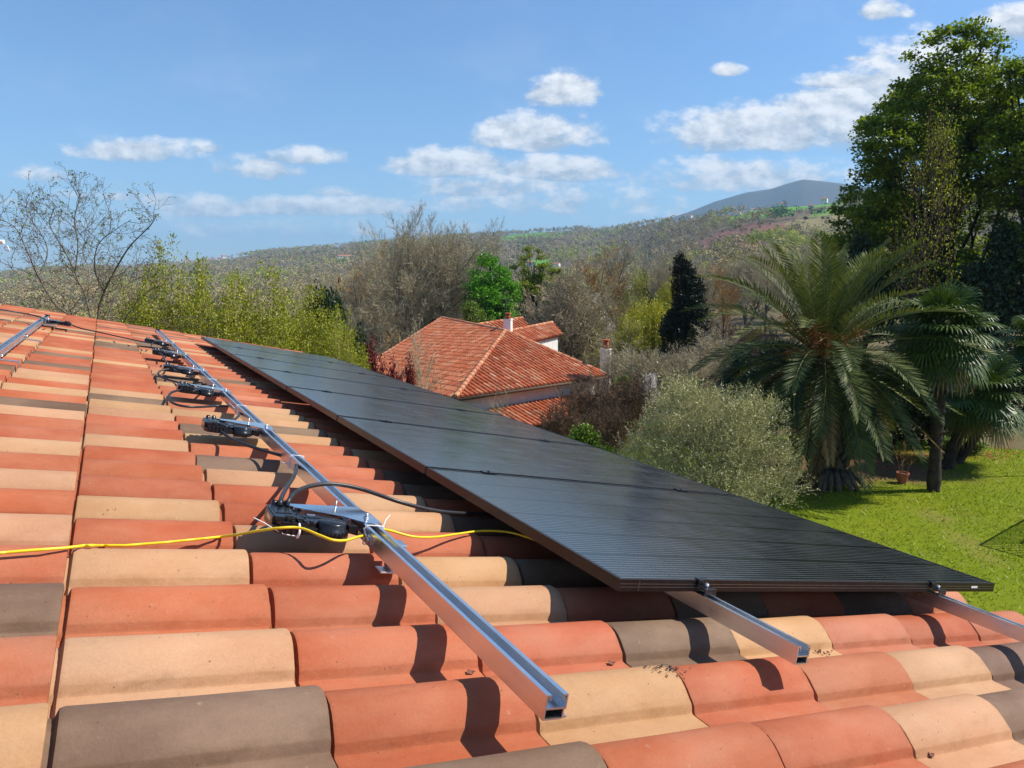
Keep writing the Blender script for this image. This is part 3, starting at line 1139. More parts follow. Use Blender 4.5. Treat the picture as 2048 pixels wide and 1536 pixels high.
# ------------------------------------------------------------------ micro inverters
def make_inverter():
    """local axes: x down the slope (0 at the rail centre), y along the ridge, z up the roof normal (0 = rail top)"""
    root = empty('micro_inverter')
    b = MB()
    # main shell
    b.prism([(-.245, -.045), (-.235, -.066), (-.205, -.074), (-.14, -.070), (-.12, -.035), (-.07, -.02), (-.03, -.062), (-.024, .055), (-.05, .078), (-.225, .078), (-.245, .055)], -.034, -.018)
    b.prism([(-.238, -.040), (-.228, -.060), (-.20, -.066), (-.145, -.062), (-.125, -.03), (-.07, -.01), (-.055, 0), (-.055, .06), (-.22, .072), (-.238, .05)], -.018, -.006)
    # connector block on the uphill end
    b.hexa((-.242, -.050, -.006), (-.188, .060, .004))
    b.hexa((-.236, -.020, .003), (-.196, .045, .006))
    b.hexa((-.247, -.04, -.020), (-.239, .045, .001))
    r2 = random.Random(3)
    for _ in range(26):
        x, y = r2.uniform(-.238, -.16), r2.uniform(-.060, .055)
        s = r2.uniform(.004, .012)
        z = r2.uniform(.0, .007) if x < -.19 else r2.uniform(-.006, .0)
        b.hexa((x, y, -.008), (x + s * 1.6, y + s, z))
    for q in range(5):
        b.hexa((-.232 + q * .014, -.076, -.032), (-.226 + q * .014, -.066, -.012))
    for q in range(4):
        b.hexa((-.205 + q * .016, -.064, -.008), (-.196 + q * .016, -.050, -.001))
    b.hexa((-.055, -.058, -.03), (-.030, -.030, -.010))
    b.hexa((-.150, -.015, -.008), (-.075, .030, -.004))
    lb = MB()
    lb.hexa((-.2475, -.020, -.016), (-.2468, .020, -.004))
    lb.build('label_plate', M['steel'], root)
    lb = MB()
    lb.hexa((-.150, .002, -.004), (-.128, .014, -.0036))
    lb.build('name_plate', M['steel'], root)
    b.build('body', M['plastic'], root, bevel=.0012)
    c = MB()
    k = 28
    rings = [(.037, -.036), (.040, -.033), (.040, -.020), (.036, -.018), (.0355, -.004), (.033, -.0012), (.0, -.0008)]
    vs, fs = [], []
    for rad, z in rings:
        for j in range(k):
            vs.append((-.098 + max(rad, .0005) * math.cos(6.2832 * j / k), -.052 + max(rad, .0005) * math.sin(6.2832 * j / k), z))
    for i in range(len(rings) - 1):
        for j in range(k):
            fs.append((i * k + j, i * k + (j + 1) % k, (i + 1) * k + (j + 1) % k, (i + 1) * k + j))
    c.add(vs, fs, .5, True)
    for j in range(24):
        a = 6.2832 * j / 24
        c.hexa((-.098 + .0405 * math.cos(a) - .001, -.052 + .0405 * math.sin(a) - .001, -.033), (-.098 + .0405 * math.cos(a) + .001, -.052 + .0405 * math.sin(a) + .001, -.021))
    oc = c.build('round_cap', M['plastic'], root)
    p = MB()
    p.prism([(-.190, .088), (-.190, .062), (-.145, .038), (-.060, -.012), (-.016, -.060), (.030, -.060), (.030, .030), (.004, .092)], .0006, .0026)
    p.prism([(-.016, -.0625), (.030, -.0625), (.030, -.060), (-.016, -.060)], -.004, .0026)
    p.build('bracket_plate', M['plate'], root, bevel=.0006)
    t = MB()
    t.tube([(.004, -.012, .0026), (.004, -.012, .0055)], .0075, 8)
    t.tube([(.004, -.012, .0055), (.004, -.012, .0145)], .0035, 8)
    t.tube([(.004, -.012, .008), (.004, -.012, .0125)], .0058, 6)
    t.hexa((-.02, -.0125, .0027), (.024, -.0105, .0036))
    sd = MB()
    sd.tube([(-.052, .088, -.035), (-.052, .088, .018)], .0025, 6)
    sd.build('stud', M['steel'], root)
    t.build('bolt', M['steel'], root)
    q = MB()
    for (x, y) in ((-.222, .058), (-.200, .060)):
        q.tube([(x, y, -.010), (x, y + .004, .004), (x, y + .010, .013)], [.011, .010, .008], 10)
        q.hexa((x - .012, y - .012, -.004), (x + .012, y + .006, .004))
    q.build('cable_gland', M['plastic'], root, bevel=.001)
    return root


ROOFM = Matrix((UDIR, VDIR, NRM)).transposed().to_4x4()
inv0 = make_inverter()
INV_V = [1.865, 3.245, 4.44, 5.50, 6.75, 8.02]
INV_L = ['nearest black micro inverter, with the yellow wire tied to its front', 'second micro inverter from the near end of the bare rail', 'third micro inverter from the near end of the bare rail',
         'fourth micro inverter from the near end of the bare rail', 'fifth micro inverter, last but one on the bare rail', 'farthest micro inverter on the bare rail, where the long cable lands']
for i, v in enumerate(INV_V):
    o = inv0 if i == 0 else copy_thing(inv0, (0, 0, 0))
    o.matrix_world = Matrix.Translation(RP(.690, v, HR0 - .0005)) @ ROOFM
    tag(o, INV_L[i], 'micro inverter', 'black micro inverters on the rails')
o = copy_thing(inv0, (0, 0, 0))
o.matrix_world = Matrix.Translation(RP(-.445, 8.75, HR0 - .0005)) @ ROOFM @ Matrix.Rotation(math.pi, 4, 'Z')
tag(o, 'lone micro inverter on the far left rail', 'micro inverter', 'black micro inverters on the rails')


def cable(pts, r, label, mat='rubber', name='black_cable', cat='cable', k=10, group=None):
    P = smooth_path([RPX(px, py, h) for px, py, h in pts], 9)
    mb = MB()
    mb.tube(P, r, k)
    o = mb.build(name, M[mat], None)
    tag(o, label, cat, group)
    return o


G_C = 'black cables along the bare rail'
cable([(574, 1012, .492), (578, 1000, .478), (592, 984, .465), (622, 972, .458), (665, 968, .455), (722, 978, .463), (800, 1004, .485), (868, 1021, .51), (930, 1027, .53), (1010, 1027, .55), (1080, 1020, .55)], .0062,
      'thick black cable arching over the rail from nearest box to under the panel', group=G_C)
cable([(560, 1012, .492), (562, 998, .48), (573, 975, .485), (588, 952, .50), (593, 932, .515), (586, 917, .525), (552, 908, .53), (505, 894, .53), (468, 880, .53), (440, 862, .525)], .0062,
      'black cable curling from the nearest black box back to the second one', group=G_C)
cable([(428, 846, .50), (440, 842, .505), (462, 842, .515), (478, 830, .52), (476, 815, .53), (440, 812, .555), (385, 814, .56), (350, 808, .56), (337, 796, .55), (345, 784, .53), (372, 778, .515)], .0062,
      'black cable looped between second and third black boxes', group=G_C)
cable([(385, 783, .505), (420, 772, .53), (424, 768, .54), (380, 769, .56), (335, 759, .565), (317, 749, .555), (322, 741, .53), (338, 738, .515)], .0062, 'black cable looped between third and fourth black boxes', group=G_C)
cable([(352, 742, .50), (340, 733, .53), (330, 720, .535), (324, 710, .515), (318, 706, .505)], .0062, 'black cable dropping from the fourth to the fifth black box', group=G_C)
cable([(330, 706, .505), (345, 701, .54), (325, 700, .56), (305, 697, .55), (303, 690, .52), (306, 686, .505)], .0062, 'short black cable between the two farthest black boxes', group=G_C)
cable([(-60, 612, .47), (0, 619, .475), (45, 626, .48), (80, 634, .488), (92, 640, .495), (88, 645, .505), (105, 648, .52), (135, 647, .525)], .0062, 'black cable sagging in from the left edge to the lone box')
cable([(132, 645, .50), (160, 656, .515), (205, 666, .525), (250, 676, .52), (283, 683, .512), (300, 686, .505)], .0062, 'long black cable hanging between the left rail and the bare rail')

# yellow earth wire: three runs of one wire
ylw = [(-60, 1109), (0, 1106), (60, 1101), (130, 1096), (170, 1091), (250, 1091), (330, 1085), (400, 1078), (455, 1072)]
ypts, raw = [], []
for (xa, ya), (xb, yb) in zip(ylw[:-1], ylw[1:]):
    for q in range(5):
        px, py = xa + (xb - xa) * q / 5, ya + (yb - ya) * q / 5
        hh = .54
        while hh < .66:
            u, v = UV(px, py, hh)
            if hh >= roof_h(u, v) - .0045:
                break
            hh += .001
        raw.append((px, py, hh))
for i, (px, py, hh) in enumerate(raw):
    ypts.append((px, py, min(h for _, _, h in raw[max(0, i - 3):i + 4]) - .002))
ypts += [(475, 1069, .562), (515, 1062, .535), (560, 1056, .513), (600, 1056, .509), (640, 1071, .511), (665, 1080, .514), (690, 1081, .518), (715, 1074, .520), (735, 1070, .522), (745, 1072, .523), (751, 1084, .523), (757, 1093, .523)]
P = smooth_path([RPX(*p) for p in ypts], 9)
mb = MB()
mb.tube(P, .0034, 8)
yw = mb.build('earth_wire', M['yellow'])
tag(yw, 'yellow earth wire lying across the tiles from the left to the bare rail', 'wire', 'yellow earth wires')
cable([(757, 1057, .515), (780, 1061, .54), (825, 1073, .555), (870, 1074, .56), (915, 1068, .56), (965, 1062, .555), (1020, 1065, .545), (1080, 1084, .535), (1130, 1110, .53)], .0034,
      'yellow earth wire running from the bare rail under the nearest panel', 'yellow', 'earth_wire', 'wire', 8, 'yellow earth wires')
cable([(766, 1102, .535), (768, 1112, .545), (775, 1122, .55), (782, 1126, .552)], .003, 'short yellow earth wire end below the lug on the rail', 'yellow', 'earth_wire', 'wire', 8, 'yellow earth wires')


def make_lug():
    o, f = xf(.6695, 1.735, .522)
    root = empty('cable_lug', tuple(o))
    tag(root, 'small steel earth lug bolted to the side of the bare rail', 'lug')
    mb = MB()
    mb.hexa((-.003, -.012, -.010), (0, .014, .010), f)
    mb.tube([f(-.003, 0, 0), f(-.010, 0, 0)], .0075, 8)
    mb.build('plate', M['steel'], root)
    mb = MB()
    mb.tube([f(-.004, .012, .004), f(-.006, .045, .016)], .0025, 6)
    mb.build('ferrule', M['steel'], root)


make_lug()


def cable_tie(u, v, h, label, tail=None):
    root = empty('cable_tie', tuple(RP(u, v, h)))
    tag(root, label, 'cable tie', 'white cable ties')
    f = lambda a, b, c: UDIR * a + VDIR * b + NRM * c
    mb = MB()
    w, d0, d1 = .0225, -.045, .003
    loop = [(-w, d0), (-w, d1 - .006), (-w + .006, d1), (w - .006, d1), (w, d1 - .006), (w, d0), (-w, d0)]
    mb.tube([f(x, .004 * math.sin(i), z) for i, (x, z) in enumerate(loop)], .0016, 6)
    mb.build('strap', M['white_plastic'], root)
    mb = MB()
    mb.hexa((w - .002, -.004, -.006), (w + .004, .004, .004), f)
    mb.build('lock', M['white_plastic'], root)
    if tail:
        mb = MB()
        mb.tube([f(*p) for p in tail], .0013, 6)
        mb.build('tail', M['white_plastic'], root)


cable_tie(.690, 1.775, HR0, 'white cable tie round the rail beside the nearest black box', [(.024, .0, 0), (.04, .03, .012), (.06, .055, .02)])
cable_tie(.690, 2.645, HR0, 'white cable tie holding a cable to the rail past the nearest box', [(-.022, .0, -.03), (-.05, .02, -.028)])
cable_tie(.690, 3.86, HR0, 'white cable tie on the rail between second and third boxes', [(-.022, .0, -.02), (-.05, .06, .0)])
cable_tie(.690, 4.98, HR0, 'white cable tie on the rail between third and fourth boxes')
o_, f_ = xf(.505, 1.80, .525)
root = empty('cable_tie', tuple(o_))
tag(root, 'white cable tie fixing the yellow wire to the nearest black box', 'cable tie', 'white cable ties')
mb = MB()
mb.tube(smooth_path([f_(-.002, -.008, -.016), f_(0, -.012, .0), f_(0, .004, .018), f_(0, .03, .02)], 5), .0032, 6)
mb.build('strap', M['white_plastic'], root)
mb = MB()
mb.tube(smooth_path([f_(-.002, -.008, -.012), f_(-.04, -.006, -.006), f_(-.08, .02, .01), f_(-.105, .035, .018)], 5), .0013, 6)
mb.build('tail', M['white_plastic'], root)

# fallen bits on the tiles
for px, py, lab in ((660, 1187, 'pale dry flake lying on a tile left of the bare rail'), (940, 1347, 'curled dry leaf on the orange tile left of the rail end'), (665, 1400, 'tiny dry scrap beside the brown tile at the bottom'),
                    (1222, 1328, 'small red dry leaf on the tile between the two rail ends'), (1640, 1305, 'dark crumbs in the channel beside the second rail end'), (614, 1113, 'small pale chip in front of the nearest black box'),
                    (1862, 1508, 'dry brown leaf on the cream tile at bottom right')):
    u, v = UV(px, py, .625)
    root_loc = RP(u, v, roof_h(u, v) - .003)
    mb = MB()
    for _ in range(1 if 'crumbs' not in lab else 14):
        cu, cv = (0, 0) if 'crumbs' not in lab else (rng.gauss(0, .025), rng.gauss(0, .008))
        s = rng.uniform(.006, .010) if 'crumbs' not in lab else rng.uniform(.002, .004)
        hb = roof_h(u, v) - roof_h(u + cu, v + cv)
        q = [(cu - s, cv - s * .5, .002 + hb), (cu, cv - s * .7, 0 + hb), (cu + s, cv - s * .2, .004 + hb), (cu + s * .6, cv + s * .5, .002 + hb), (cu - s * .4, cv + s * .6, .005 + hb)]
        top = [UDIR * a + VDIR * b + NRM * c for a, b, c in q]
        bot = [UDIR * a + VDIR * b + NRM * (c - .0012) for a, b, c in q]
        mb.add(top + bot, [(0, 1, 2, 3, 4), (9, 8, 7, 6, 5)] + [(i, i + 5, (i + 1) % 5 + 5, (i + 1) % 5) for i in range(5)])
    pale = 'pale' in lab
    o = mb.build('dry_leaf', M['pot'] if pale else M['dry_leaf'], loc=tuple(root_loc))
    tag(o, lab, 'dry leaf', 'fallen bits on the tiles')

# white aerial at the left edge
o = empty('roof_aerial', tuple(P3(-40, 560, 7.5)))
tag(o, 'white weathered aerial arm just entering at the left edge', 'aerial')
b0 = np.array(o.location)
g = lambda px, py: P3(px, py, 7.5) - b0
mb = MB()
mb.tube([g(-60, 485), g(-20, 484), g(8, 484)], .022, 12)
mb.tube([g(-30, 497), g(-2, 494)], .022, 10)
mb.build('arm', M['white_plastic'], o, bevel=.004)
mb = MB()
mb.tube(smooth_path([g(8, 496), g(14, 492), g(18, 500), g(16, 502), g(9, 498)], 6), .006, 6)
mb.build('clip', M['white_plastic'], o)
mb = MB()
mb.tube([g(-58, 488), g(-58, 760)], .025, 10)
mb.build('mast', M['steel'], o)

#PART2
# ------------------------------------------------------------------ plants: generators
def tubes_np(S, k):
    """S: list of (p0, p1, r0, r1) -> verts, quads"""
    P0 = np.array([s[0] for s in S], float)
    P1 = np.array([s[1] for s in S], float)
    R0 = np.array([s[2] for s in S], float)[:, None]
    R1 = np.array([s[3] for s in S], float)[:, None]
    T = P1 - P0
    T /= np.linalg.norm(T, axis=1, keepdims=True) + 1e-9
    A = np.where(np.abs(T[:, 2:3]) < .9, np.array([[0, 0, 1.0]]), np.array([[1.0, 0, 0]]))
    X = np.cross(A, T)
    X /= np.linalg.norm(X, axis=1, keepdims=True) + 1e-9
    Y = np.cross(T, X)
    n = len(S)
    V = np.zeros((n, 2 * k, 3))
    for j in range(k):
        an = 2 * math.pi * j / k
        o = X * math.cos(an) + Y * math.sin(an)
        V[:, j] = P0 + o * R0
        V[:, k + j] = P1 + o * R1
    b = (np.arange(n) * 2 * k)[:, None]
    F = np.concatenate([b + np.array([[j, (j + 1) % k, k + (j + 1) % k, k + j]]) for j in range(k)], 0)
    return V.reshape(-1, 3), F


def grow(seed, H, r0, nch=(8, 7, 6, 5), ang=(50, 48, 45, 42), ratio=(.55, .5, .48, .45), wob=(.05, .10, .14, .18, .2), trop=(.02, .05, .06, .04, .02),
         tmin=(.25, .2, .2, .15), fork=2, lean=(0, 0), stems=1, stem_ang=0, minr=.006, seg=(7, 6, 5, 4, 3), starts=None):
    """recursive branching; returns segments with their level and the twig ends"""
    rg = random.Random(seed)
    S, tips = [], []
    ML = len(nch)

    def unit(v):
        return v / (np.linalg.norm(v) + 1e-9)

    def turn(d, a):
        q = np.array([rg.gauss(0, 1), rg.gauss(0, 1), rg.gauss(0, 1)])
        q = unit(q - d * (q @ d))
        return unit(d * math.cos(a) + q * math.sin(a))

    def go(p, d, L, r, lev):
        n = seg[min(lev, len(seg) - 1)]
        kids = []
        if lev < ML:
            m = nch[lev]
            kids = sorted(tmin[lev] + (1 - tmin[lev]) * (i + rg.random()) / m for i in range(m))
        ki = 0
        for i in range(n):
            t1 = (i + 1) / n
            d = unit(d + np.array([rg.gauss(0, wob[lev]), rg.gauss(0, wob[lev]), rg.gauss(0, wob[lev]) + trop[lev]]))
            p2 = p + d * (L / n)
            ra, rb = r * (1 - .75 * i / n), r * (1 - .75 * t1)
            S.append((p, p2, max(ra, minr), max(rb, minr * .7), lev))
            while ki < len(kids) and kids[ki] <= t1:
                t = kids[ki]
                ki += 1
                f = (t - i / n) * n
                q = p + (p2 - p) * f
                cl = L * ratio[lev] * (1.15 - .6 * t) * rg.uniform(.75, 1.25)
                go(q, turn(d, R(ang[lev] + rg.uniform(-12, 12))), cl, max(ra * .58, minr), lev + 1)
            p = p2
        if lev >= ML - 1:
            tips.append((p, d))
        if lev < ML and fork:
            for _ in range(fork):
                go(p, turn(d, R(rg.uniform(12, 32))), L * ratio[lev] * rg.uniform(.55, .85), max(r * .3, minr), lev + 1)
    for st in starts or ():
        go(*st)
    for s in range(stems if not starts else 0):
        az = 6.283 * (s + rg.random() * .6) / stems
        a = R(stem_ang * rg.uniform(.5, 1.2))
        d = unit(np.array([math.sin(a) * math.cos(az) + lean[0], math.sin(a) * math.sin(az) + lean[1], math.cos(a)]))
        go(np.array([.05 * math.cos(az) * (stems > 1), .05 * math.sin(az) * (stems > 1), -.1]), d, H * rg.uniform(.85, 1.0), r0, 0)
    return S, tips


def quads_np(P, A, N, ln, wd):
    """leaf rhombs: base P, axis A, normal N"""
    A = A / (np.linalg.norm(A, axis=1, keepdims=True) + 1e-9)
    B = np.cross(N, A)
    B /= np.linalg.norm(B, axis=1, keepdims=True) + 1e-9
    ln, wd = np.asarray(ln)[:, None], np.asarray(wd)[:, None]
    n = len(P)
    V = np.stack([P, P + A * ln * .5 + B * wd, P + A * ln, P + A * ln * .5 - B * wd], 1).reshape(-1, 3)
    F = np.arange(4 * n).reshape(n, 4)
    return V, F


def rand_unit(n):
    v = nrg.normal(size=(n, 3))
    return v / np.linalg.norm(v, axis=1, keepdims=True)


def leaf_cloud(tips, per, sig, size, up_bias=.4, ratio=.45, flat=.7):
    T = np.array([t[0] for t in tips])
    P = np.repeat(T, per, 0)
    n = len(P)
    P = P + nrg.normal(0, sig, (n, 3)) * np.array([1, 1, flat])
    A = rand_unit(n)
    A[:, 2] = A[:, 2] * .6 - .1
    N = rand_unit(n) * .8
    N[:, 2] += up_bias
    s = nrg.uniform(.6, 1.3, n) * size
    V, F = quads_np(P, A, N, s, s * ratio)
    cl = np.repeat(nrg.random(len(T)), per)
    tint = np.clip(.15 + .45 * cl + nrg.normal(0, .2, n) + .2, 0, 1)
    return V, F, tint


def join(parts):
    Vs, Fs, Ts, b = [], [], [], 0
    for V, F, t in parts:
        Vs.append(V)
        Fs.append(F + b)
        Ts.append(t)
        b += len(V)
    return np.concatenate(Vs), np.concatenate(Fs), np.concatenate(Ts)


def seg_mesh(S, k, base=.5):
    V, F = tubes_np(S, k)
    t = np.clip(nrg.normal(base, .22, len(S)), 0, 1)
    return V, F, np.tile(t, k)


def tree_obj(name, S, mat_t, mat_c, leaves=None, mat_l=None, split=1, kt=7, twig_k=3):
    root = empty(name)
    tr = [s for s in S if s[4] <= split]
    cr = [s for s in S if s[4] > split]
    V, F, t = seg_mesh(tr, kt)
    np_obj('trunk', V, F, M[mat_t], root, tint=t, smooth=True)
    if leaves is not None:
        V, F, t = leaves
        if cr:
            Vb, Fb, tb = seg_mesh(cr, twig_k)
            np_obj('branches', Vb, Fb, M[mat_c], root, tint=tb)
        np_obj('crown', V, F, M[mat_l], root, tint=t)
    elif cr:
        V, F, t = seg_mesh(cr, twig_k)
        np_obj('crown', V, F, M[mat_c], root, tint=t)
    return root


def bounds(root):
    xs = []
    for c in root.children:
        v = np.empty(len(c.data.vertices) * 3, np.float32)
        c.data.vertices.foreach_get('co', v)
        xs.append(v.reshape(-1, 3))
    xs = np.concatenate(xs)
    return float(np.percentile(xs[:, 2], 99.9)), float(np.percentile(np.hypot(xs[:, 0], xs[:, 1]), 97)) * 2


PROTO = {}


def proto(key, root):
    h, w = bounds(root)
    PROTO[key] = [root, h, w, 0]


def plant(key, px, ytop, d, wpx=None, label=None, cat='tree', group=None, rz=None, name=None):
    """a plant whose top shows at ytop when it stands at distance d"""
    root, h, w, used = PROTO[key]
    X = P3(px, ytop, d)
    g = tz(X[0], X[1])
    sz = (X[2] - g) / h
    sx = (wpx / FPX * d) / w if wpx else sz
    rz = rng.uniform(0, 6.28) if rz is None else rz
    if used == 0:
        o = root
        o.location, o.rotation_euler, o.scale = (X[0], X[1], g), (0, 0, rz), (sx, sx, sz)
    else:
        o = copy_thing(root, (X[0], X[1], g), rz, (sx, sx, sz))
        for k in ('group', 'label'):
            if k in o:
                del o[k]
    PROTO[key][3] += 1
    tag(o, label, cat, group)
    return o


# ------------------------------------------------------------------ tree kinds
def bare(key, seed, H, mat_c='twig', mat_t='bark', buds=None, **kw):
    S, tips = grow(seed, H, **kw)
    root = tree_obj('bare_tree', S, mat_t, mat_c)
    if buds:
        m, n, sz = buds
        V, F, t = leaf_cloud(tips, n, .25, sz)
        np_obj('buds', V, F, M[m], root, tint=t)
    proto(key, root)


bare('bare1', 11, 5.2, r0=.17, nch=(9, 9, 8, 7), ang=(36, 40, 38, 36), ratio=(.85, .6, .50, .46), trop=(.0, .07, .08, .06, .04), tmin=(.22, .15, .12, .12), minr=.0062, stems=4, stem_ang=15)
bare('bare2', 12, 7.0, r0=.22, nch=(12, 9, 7, 6), ang=(55, 48, 42, 40), ratio=(.72, .55, .5, .5), trop=(.0, .06, .07, .05, .02), tmin=(.2, .15, .15, .15), minr=.0075)
bare('bare3', 13, 9.0, r0=.24, nch=(14, 8, 5, 4), ang=(50, 45, 42, 40), ratio=(.42, .5, .5, .5), trop=(.0, .08, .06, .05, .02), tmin=(.2, .15, .15, .15), minr=.014)
bare('ochre1', 14, 6.0, 'twig_ochre', r0=.2, nch=(10, 8, 6, 5), ang=(52, 46, 42, 40), ratio=(.75, .55, .5, .5), trop=(.0, .05, .06, .05, .02), tmin=(.15, .15, .15, .15), minr=.014)
bare('budding', 15, 7.0, r0=.2, nch=(10, 8, 6), ang=(45, 45, 42), ratio=(.6, .52, .5), trop=(.0, .08, .08, .05), tmin=(.2, .15, .15), minr=.012, buds=('leaf_spring', 6, .10))
bare('round', 16, 3.4, 'twig', r0=.16, nch=(11, 9, 7, 5), ang=(48, 44, 40, 38), ratio=(.85, .62, .52, .5), trop=(.0, .08, .08, .05, .03), tmin=(.15, .1, .1, .1), minr=.011, stems=3, stem_ang=18)


def leafy(key, seed, H, mat, per, sig, size, nch=(10, 8, 6), name='leafy_tree', mat_t='bark_dark', **kw):
    S, tips = grow(seed, H, nch=nch, **kw)
    root = tree_obj(name, S, mat_t, 'twig_brown', leaf_cloud(tips, per, sig, size), mat)
    proto(key, root)


leafy('midgreen', 22, 6.0, 'leaf_mid', 22, .34, .22, r0=.2, ang=(50, 45, 42), ratio=(.6, .5, .5), tmin=(.15, .15, .15), minr=.012)
leafy('evergreen', 23, 5.0, 'leaf_dark', 26, .36, .24, r0=.2, ang=(55, 45, 42), ratio=(.6, .5, .5), tmin=(.1, .15, .15), minr=.012)
leafy('yellowgreen', 24, 6.0, 'leaf_spring', 20, .30, .20, r0=.2, ang=(48, 45, 42), ratio=(.55, .5, .5), tmin=(.15, .15, .15), minr=.012)
leafy('blossom', 25, 4.0, 'blossom', 10, .22, .12, r0=.12, ang=(48, 45, 42), ratio=(.55, .5, .5), tmin=(.2, .15, .15), minr=.0075)

GW = 'trees of the woodland beyond the neighbouring house'
# the big ones behind the neighbour's roof
plant('bare1', 845, 424, 62, 300, 'tallest wide bare grey tree, standing behind the left end of the red roof', group=GW)
plant('bare2', 715, 530, 58, 170, 'grey bare tree just left of the tallest bare tree', group=GW)
plant('ochre1', 752, 484, 70, 170, 'ochre budding tree behind the left flank of the tallest bare tree', group=GW)
plant('bare3', 915, 530, 66, 130, 'slim bare tree between the tallest bare tree and the vivid green tree', group=GW)
plant('midgreen', 960, 606, 50, 95, 'low bright bush right behind the neighbour roof ridge', group=GW)
plant('round', 1132, 532, 50, 215, 'broad rounded bare tree right of the neighbour house', group=GW)
plant('ochre1', 1180, 492, 88, 180, 'ochre tree above the broad rounded bare tree', group=GW)
plant('bare3', 1238, 478, 92, 130, 'tall upright bare tree with a straight pale stem', group=GW)
plant('budding', 1250, 530, 80, 110, 'bare tree with yellow green buds below the tall upright tree', group=GW)
plant('evergreen', 1285, 545, 82, 50, 'narrow dark evergreen among the bare trees', group=GW)
plant('blossom', 1200, 590, 58, 60, 'small white blossoming tree beside the rounded bare tree', group=GW)
plant('budding', 1230, 630, 44, 130, 'low thicket like budding tree left of the dark cypress', group=GW)
plant('bare1', 1350, 500, 85, 150, 'bare tree whose top shows above the dark cypress', group=GW)
plant('ochre1', 1455, 528, 80, 90, 'rusty ochre tree right of the dark cypress top', group=GW)
plant('bare3', 1405, 520, 75, 110, 'slim bare tree next to the rusty ochre one', group=GW)
plant('bare2', 1540, 480, 105, 150, 'wide bare tree seen behind the palm fronds', group=GW)
plant('bare1', 1640, 478, 95, 170, 'bare tree between the palm top and the oak', group=GW)
plant('bare1', 1500, 500, 120, 140, 'bare tree behind the top fronds of the feather palm', group=GW)
plant('yellowgreen', 1665, 525, 70, 70, 'small yellow green tree behind the right palm fronds', group=GW)
plant('bare2', 620, 560, 90, 150, 'bare tree showing above the right end of the green shrubs', group=GW)
plant('bare1', 680, 540, 110, 150, 'bare tree in the gap left of the ochre tree', group=GW)
plant('evergreen', 1690, 540, 60, 90, 'dark evergreen under the left edge of the oak', group=GW)
for i in range(64):
    px = rng.uniform(420, 1760)
    d = rng.uniform(95, 270) if px > 900 else rng.uniform(110, 260)
    X = P3(px, 555, d)
    g = tz(X[0], X[1])
    h = rng.uniform(9, 14.5)
    yt = 555 - (g + h) / d * FPX
    k = rng.choices(['bare1', 'bare2', 'bare3', 'ochre1', 'budding', 'midgreen', 'evergreen', 'yellowgreen', 'round'], [16, 16, 12, 9, 13, 5, 0, 5, 9])[0]
    _, cr_ = cover(np.array([X[0]]), np.array([X[1]]))
    if abs(((px - 1310) / 75)) < 1 and 330 < d < 480:
        continue
    lab = {'bare1': 'grey leafless tree of the middle woodland', 'bare2': 'spreading leafless tree of the middle woodland', 'bare3': 'tall slim leafless tree of the middle woodland', 'ochre1': 'ochre budding tree of the middle woodland',
           'budding': 'leafless tree with yellow green buds in the middle woodland', 'midgreen': 'mid green tree in the middle woodland', 'evergreen': 'dark evergreen in the middle woodland',
           'yellowgreen': 'yellow green tree in the middle woodland', 'round': 'low rounded leafless tree of the middle woodland'}[k]
    gk = {'bare1': 'grey leafless', 'bare2': 'spreading leafless', 'bare3': 'slim leafless', 'ochre1': 'ochre', 'budding': 'budding', 'midgreen': 'mid green', 'evergreen': 'evergreen', 'yellowgreen': 'yellow green', 'round': 'rounded leafless'}[k]
    plant(k, px, yt, d, h * rng.uniform(.75, 1.15) / d * FPX, lab, group=gk + ' trees of the middle woodland')


